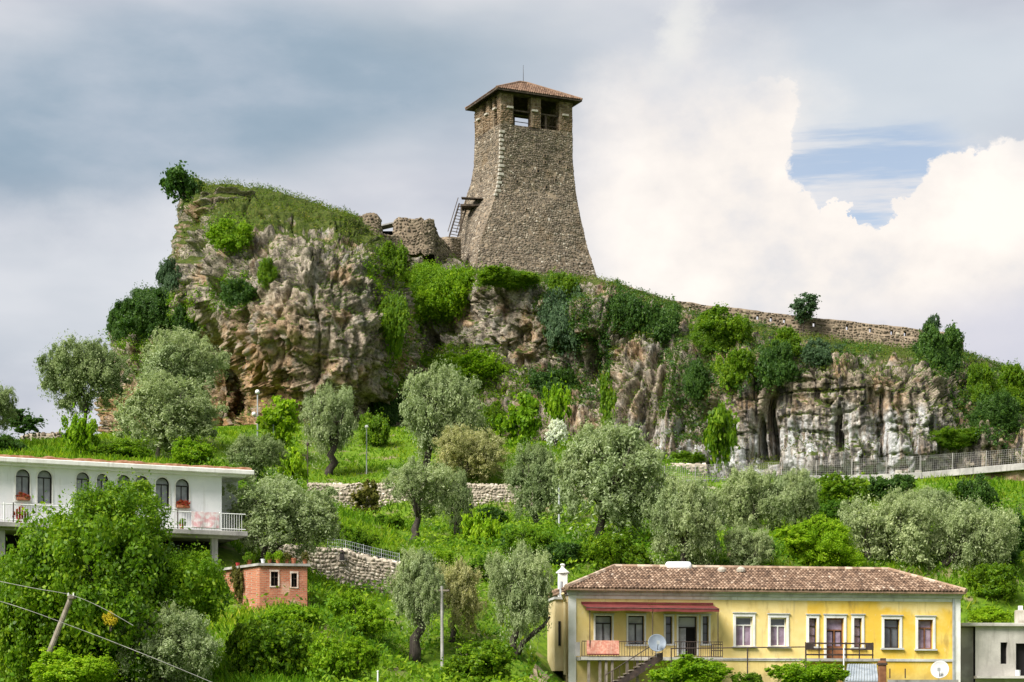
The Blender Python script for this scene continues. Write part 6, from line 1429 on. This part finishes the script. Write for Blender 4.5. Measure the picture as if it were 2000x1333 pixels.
for k, (px, py, hw, hh, d, mt) in enumerate([(700, 1055, 42, 26, 120, 'weed_leaf'), (760, 1090, 40, 22, 114, 'green_leaf'), (950, 1110, 45, 24, 112.5, 'weed_leaf'), (1010, 1060, 34, 22, 121, 'dark_green_leaf'), (1100, 1085, 46, 26, 117, 'dark_green_leaf'),
        (1180, 1075, 44, 28, 117, 'weed_leaf'), (1240, 1090, 36, 24, 115, 'green_leaf'), (640, 1035, 34, 22, 123, 'green_leaf'), (860, 1095, 36, 22, 114, 'fresh_leaf'), (1610, 1000, 44, 24, 131, 'weed_leaf'), (1690, 1010, 36, 22, 129, 'green_leaf'),
        (1560, 1045, 38, 24, 123, 'green_leaf'), (1640, 960, 46, 22, 139, 'green_leaf'), (1860, 975, 40, 24, 134, 'weed_leaf'), (1930, 1130, 46, 26, 114.5, 'weed_leaf'), (1960, 1085, 40, 26, 119, 'dark_green_leaf'), (1240, 1000, 34, 22, 132, 'green_leaf'), (960, 1010, 34, 20, 131, 'dark_green_leaf'), (760, 1020, 30, 18, 130, 'weed_leaf'), (1480, 1075, 34, 22, 119, 'dark_green_leaf')]):
    gbush(LBS[k], (px - hw, px + hw, py - hh, py + hh), d, mt, 'low shrubs among the weeds')
wf = bush('flowering_shrub', 'white blossoming shrub under the cliff ledge', 'shrub', (1058, 1110, 820, 866), 150, 'shrub', 'white_flower', base=tuple(at(1085, 868, 150)))
yf = bush('flowering_shrub', 'single yellow blossom cluster in front of the big green tree', 'flower', (200, 230, 1194, 1222), 81.0, 'shrub', 'yellow_flower', base=tuple(at(216, 1226, 81.0)))

# ------------------------------------------------------------------ ground cover
def scatter(n, x0, x1, y0, y1, rng): return rng.uniform(x0, x1, n), rng.uniform(y0, y1, n)
rng = np.random.default_rng(77)
n = 255000; y = rng.uniform(76, 168, n); x = rng.uniform(-.34, .33, n) * y; 
dens = fbm(np.c_[x, y, x * 0], .07, 3, 91)
z = height(x, y)
# no turf inside houses, on the road or in the wall
inside = np.zeros(n, bool)
for F, a0, a1, b0, b1 in ((HF, -1.5, HL + 1.2, -2.5, HD + .6), (WF, aL, WLn + 1.6, -1.2, 6.3), (NF, -1.5, 6, -1, 5.2), (BF_, -.2, bl_ + .2, -.1, 3)):
    rx_, ry_ = x - F.o.x, y - F.o.y; a = rx_ * F.e.x + ry_ * F.e.y; b = rx_ * F.n.x + ry_ * F.n.y; inside |= (a > a0) & (a < a1) & (b > b0) & (b < b1)
rx2 = np.interp(x / y * FPX + CX, rpx, rdx[:, 1]); inside |= (x / y * FPX + CX > 1230) & (y > rx2 - .3) & (y < rx2 + 9.2)
keep = ~inside & ~((fbm(np.c_[x, y, x * 0], .22, 4, 404) > .30) & (rng.random(n) < .8)); x, y, z, dens = x[keep], y[keep], z[keep], dens[keep]
# weeds: leafy growth in patches; grass: everywhere else
wz = (dens + rng.normal(0, .12, len(x)) > -.02) & ~((y > 138.8) & (x < 3))
wz &= rng.random(len(x)) < .75
gx_, gy_, gz_ = x[~wz], y[~wz], z[~wz]; n = len(gx_)
hh = rng.uniform(.18, .5, n) * np.where((gy_ > 139) & (gx_ < 3), .55, 1.0); lean_ = rng.normal(0, .5, (n, 2)); wd = rng.uniform(.03, .085, n); an = rng.uniform(0, math.pi, n)
B = np.c_[np.cos(an), np.sin(an), np.zeros(n)] * wd[:, None]; C = np.c_[gx_, gy_, gz_ - .03]; T_ = C + np.c_[lean_ * hh[:, None], hh]
V = np.stack([C - B, C + B, T_ + B * .25, T_ - B * .25], 1).reshape(-1, 3)
o = link('grass', npmesh('grass', V, np.arange(4 * n).reshape(n, 4), np.clip(rng.beta(2, 2, n) + .15 * fbm(C, .15, 3, 17), 0, 1)), 'grass_blade'); tag(o, 'bright green grass covering the olive slope', 'grass', kind='stuff')
wx, wy, wz_ = x[wz], y[wz], z[wz]; n = len(wx); patch_h = .30 + .95 * np.clip(fbm(np.c_[wx, wy, wx * 0], .35, 3, 55) + .3, 0, 1)
C = np.c_[wx, wy, wz_ + rng.uniform(0, 1, n) ** .8 * patch_h]
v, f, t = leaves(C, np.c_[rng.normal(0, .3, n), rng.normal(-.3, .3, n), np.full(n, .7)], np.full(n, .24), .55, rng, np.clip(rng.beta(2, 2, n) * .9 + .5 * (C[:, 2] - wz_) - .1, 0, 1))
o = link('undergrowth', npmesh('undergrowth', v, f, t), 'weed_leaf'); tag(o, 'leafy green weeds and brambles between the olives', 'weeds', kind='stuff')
# turf, tufts and creepers rooted on the cliff
vis = (CPX > 150) & (CPX < 2060) & (CNF[:, 1] < .75)
nzv = CNF[:, 2] + .35 * fbm(Pd, .6, 3, 23)
cand = np.where(vis & (nzv > .47) & (Pd[:, 1] < 205))[0]
zone = np.zeros(len(Pd), bool); lump = fbm(Pd, .45, 3, 29)
for (cx_, cy_, rx_, ry_) in [(600, 430, 190, 62), (440, 450, 60, 90), (760, 520, 45, 80), (790, 640, 40, 60), (880, 730, 110, 60), (1100, 610, 65, 85), (1260, 620, 80, 62), (1400, 690, 100, 90), (1340, 800, 70, 80), (1520, 690, 70, 55), (1650, 690, 120, 22), (1840, 690, 70, 50), (1950, 780, 90, 70), (1080, 750, 110, 40), (980, 540, 110, 28), (300, 640, 90, 90), (1700, 660, 330, 24), (370, 480, 22, 100)]:
    zone |= ((CPX - cx_) / rx_) ** 2 + ((CPY - cy_) / ry_) ** 2 + lump * .9 < 1
cand2 = np.where(vis & zone & (lump > -.35))[0]
sel = np.concatenate([rng.choice(cand, min(len(cand), 22000), replace=False), rng.choice(cand2, min(len(cand2), 19000), replace=False)])
m = 4; base = np.repeat(Pd[sel], m, 0); nn_ = np.repeat(CNF[sel], m, 0); n = len(base)
C = base + nn_ * rng.uniform(0, .28, n)[:, None] + rng.normal(0, .13, (n, 3)) + np.c_[np.zeros(n), np.zeros(n), rng.uniform(0, .18, n)]
v, f, t = leaves(C, nn_ + [0, 0, .3], np.full(n, .21), .30, rng, np.clip(rng.beta(2, 2.2, n) + .25 * fbm(C, .35, 3, 12), 0, 1), jitter=.8)
o = link('cliff_turf', npmesh('cliff_turf', v, f, t), 'cliff_leaf'); tag(o, 'grass tufts and creepers growing over the cliff', 'cliff plants', kind='stuff')

zi = np.zeros(len(Pd), bool)
for (cx_, cy_, rx_, ry_) in [(1100, 620, 55, 75), (1255, 610, 85, 62), (1400, 680, 115, 95), (1345, 790, 62, 90), (1500, 700, 85, 50), (1610, 690, 95, 24), (1840, 690, 65, 58), (1950, 780, 100, 75), (760, 525, 42, 70), (785, 640, 36, 70), (885, 740, 125, 62), (1090, 750, 95, 42), (990, 545, 115, 22), (300, 640, 95, 95), (1180, 690, 20, 60), (455, 570, 45, 40), (450, 455, 50, 35)]:
    zi |= ((CPX - cx_) / rx_) ** 2 + ((CPY - cy_) / ry_) ** 2 + lump * 1.1 < 1
for nm_, mt_, side, lb_ in (('ivy', 'dark_green_leaf', CPX > 1030, 'dark ivy and creepers draped over the right-hand cliff'), ('creepers', 'green_leaf', CPX <= 1030, 'bright green creepers covering the gully and the tower foot')):
    ci = np.where(vis & zi & side)[0]; sel = rng.choice(ci, min(len(ci), 15000), replace=False); m = 6
    base = np.repeat(Pd[sel], m, 0); nn_ = np.repeat(CNF[sel], m, 0); n = len(base)
    bulge = np.clip(.25 + .9 * fbm(base, .8, 3, 83), .05, .9)
    C = base + nn_ * (bulge * rng.uniform(.3, 1, n))[:, None] + rng.normal(0, .12, (n, 3))
    v, f, t = leaves(C, nn_ + [0, 0, .4], np.full(n, .19), .6, rng, np.clip(rng.beta(2, 2.2, n) + .3 * fbm(C, .3, 3, 14), 0, 1), jitter=.7)
    o = link(nm_, npmesh(nm_, v, f, t), mt_); tag(o, lb_, 'ivy', kind='stuff')

# ------------------------------------------------------------------ poles, lamps, cables
def ground_pole(name, label, cat, px, py_top, py_bot, d, r, mat, group=None, tilt=0):
    x = xof(px, d); g = gz(x, d); t = thing(name, label, cat, (x, d, g), group)
    MB().tube([(x - tilt, d, min(g, zof(py_bot, d)) - .3), (x, d, zof(py_top, d))], [r, r * .75], 9).build('shaft', mat, t); return t, Vector((x, d, zof(py_top, d)))
t, p = ground_pole('street_lamp', 'tall double-headed street lamp standing before the headland', 'street lamp', 503, 768, 880, 148, .06, 'galvanised')
for dz, dx in ((0, 0), (-1.6, -.25)):
    q = p + Vector((dx, 0, dz)); MB().tube([p + Vector((0, 0, dz - .12)), q + Vector((0, -.05, -.1))], .03, 6).build('bracket', 'galvanised', t)
    MB().lathe(q + Vector((0, -.05, -.1)), [(0, 0), (.1, .03), (.16, .1), (.16, .22), (.1, .31), (0, .34)], 12).build('lamp_head', 'lamp_glass', t, smooth=True)
t, p = ground_pole('street_lamp', 'short dark lamp post on the mown grass below the headland', 'street lamp', 601, 872, 915, 139.5, .05, 'iron'); MB().lathe(p, [(.03, 0), (.1, .06), (.1, .2), (.02, .3), (0, .3)], 8).build('lamp_head', 'iron', t)
t, p = ground_pole('street_lamp', 'slender white lamp post beside the round olive', 'street lamp', 716, 838, 912, 144, .045, 'galvanised'); MB().lathe(p, [(0, 0), (.1, .04), (.14, .14), (.08, .26), (0, .28)], 10).build('lamp_head', 'lamp_glass', t)
t, p = ground_pole('marker_post', 'thin pale post next to the yellow-green young tree', 'post', 534, 830, 870, 145, .04, 'galvanised'); MB().lathe(p, [(.045, -.02), (.06, .02), (0, .06)], 8).build('cap', 'galvanised', t)
t, p = ground_pole('metal_pole', 'pale steel pole under the mossy-trunk olive', 'pole', 1092, 935, 1012, 128, .075, 'galvanised'); MB().lathe(p, [(.08, -.03), (.09, .03), (0, .08)], 8).build('cap', 'galvanised', t)
t, p = ground_pole('concrete_pole', 'grey concrete utility pole between the crooked olive and the pale olive', 'pole', 863, 1145, 1272, 97, .085, 'concrete', None, -.02); MB().box((p.x - .35, p.y - .05, p.z - .25), (p.x + .35, p.y + .05, p.z - .17)).build('crossarm', 'grey_timber', t)
t, p = ground_pole('marker_post', 'short white post at the bottom edge of the bushes', 'post', 738, 1312, 1345, 85.6, .045, 'white_paint'); MB().lathe(p, [(.045, -.02), (.05, .02), (0, .05)], 8).build('cap', 'white_paint', t)
up_ = thing('utility_pole', 'leaning weathered timber utility pole in front of the big green tree', 'pole', at(72, 1345, 80))
tp = at(140, 1164, 80); MB().tube([at(62, 1362, 80), tp], [.13, .095], 10).build('shaft', 'grey_timber', up_)
MB().tube([at(66, 1364, 80.1), at(118, 1214, 80.1)], [.06, .05], 7).build('brace', 'grey_timber', up_)
MB().box((tp.x - .12, 79.8, tp.z - .12), (tp.x + .12, 80.2, tp.z - .02)).build('crossarm', 'grey_timber', up_)
for dx in (-.1, .1): MB().lathe((tp.x + dx, 79.85, tp.z - .02), [(.02, 0), (.035, .03), (.02, .06), (.035, .1), (0, .13)], 8).build('insulator', 'lamp_glass', up_)
def cable(label, pts, d, r=.011):
    P = np.array([list(at(px, py, d)) for px, py in pts]); Q = catmull(P, 40); c = MB().tube([tuple(q) for q in Q], r, 5, False)
    o = c.build('power_cable', 'concrete', org=Vector(P[0])); tag(o, label, 'cable', 'power cables')
cable('upper power cable passing the top of the leaning pole', [(-60, 1122), (0, 1136), (70, 1150), (140, 1163), (200, 1188), (260, 1222)], 79.7)
cable('long lower power cable crossing in front of the leaning pole', [(-60, 1160), (0, 1175), (60, 1194), (120, 1216), (210, 1250), (330, 1298), (430, 1340)], 79.5, .013)
lm = thing('wall_lantern', 'dark lantern fixed to the pale rubble wall', 'lantern', at(668, 1096, 110.7)); c = at(668, 1086, 110.7)
MB().box((c.x - .13, c.y - .12, c.z - .26), (c.x + .13, c.y + .1, c.z + .15), ).build('housing', 'dark_frame', lm, bevel=.02); MB().lathe((c.x, c.y, c.z + .15), [(.17, 0), (.17, .04), (.06, .16), (0, .2)], 8).build('hood', 'iron', lm); MB().box((c.x - .15, c.y - .13, c.z - .3), (c.x + .15, c.y + .12, c.z - .26)).build('sill_plate', 'quoin_stone', lm)
gr_ = thing('wire_fence', 'low green wire fence on top of the pale rubble wall', 'fence', at(720, 1085, 111.4)); mesh_ = MB()
for k, (px, py) in enumerate(((640, 1070), (675, 1074), (710, 1083), (745, 1092), (780, 1100))):
    p = at(px, py, 111.5); MB().tube([p - Vector((0, 0, .2)), p + Vector((0, 0, .55))], .02, 6).build('post', 'galvanised', gr_)
    if k: 
        for h in (.1, .3, .5): mesh_.tube([pp + Vector((0, 0, h)), p + Vector((0, 0, h))], .009, 4, False)
        for q in range(8): mesh_.tube([pp.lerp(p, q / 8), pp.lerp(p, q / 8) + Vector((0, 0, .5))], .006, 3, False)
    pp = p
tag(mesh_.build('wire_mesh', 'galvanised', gr_), kind='stuff')
pa = []
for px, py, d in ((1060, 1275, 99), (1050, 1300, 97.5), (1035, 1320, 95.5), (1020, 1345, 93)): pa.append((px, py, d))
mb = MB(); prev = None
for px, py, d in pa:
    x = xof(px, d); l, r_ = Vector((x - .35, d, gz(x - .35, d) + .06)), Vector((x + .35, d, gz(x + .35, d) + .06))
    if prev: mb.poly([prev[0], l, r_, prev[1]])
    prev = (l, r_)
tag(mb.build('path', 'dry_path'), kind='structure')
print('TRIS', sum(len(m.loop_triangles) or (m.calc_loop_triangles() or len(m.loop_triangles)) for m in bpy.data.meshes), 'OBJ', len(bpy.data.objects))
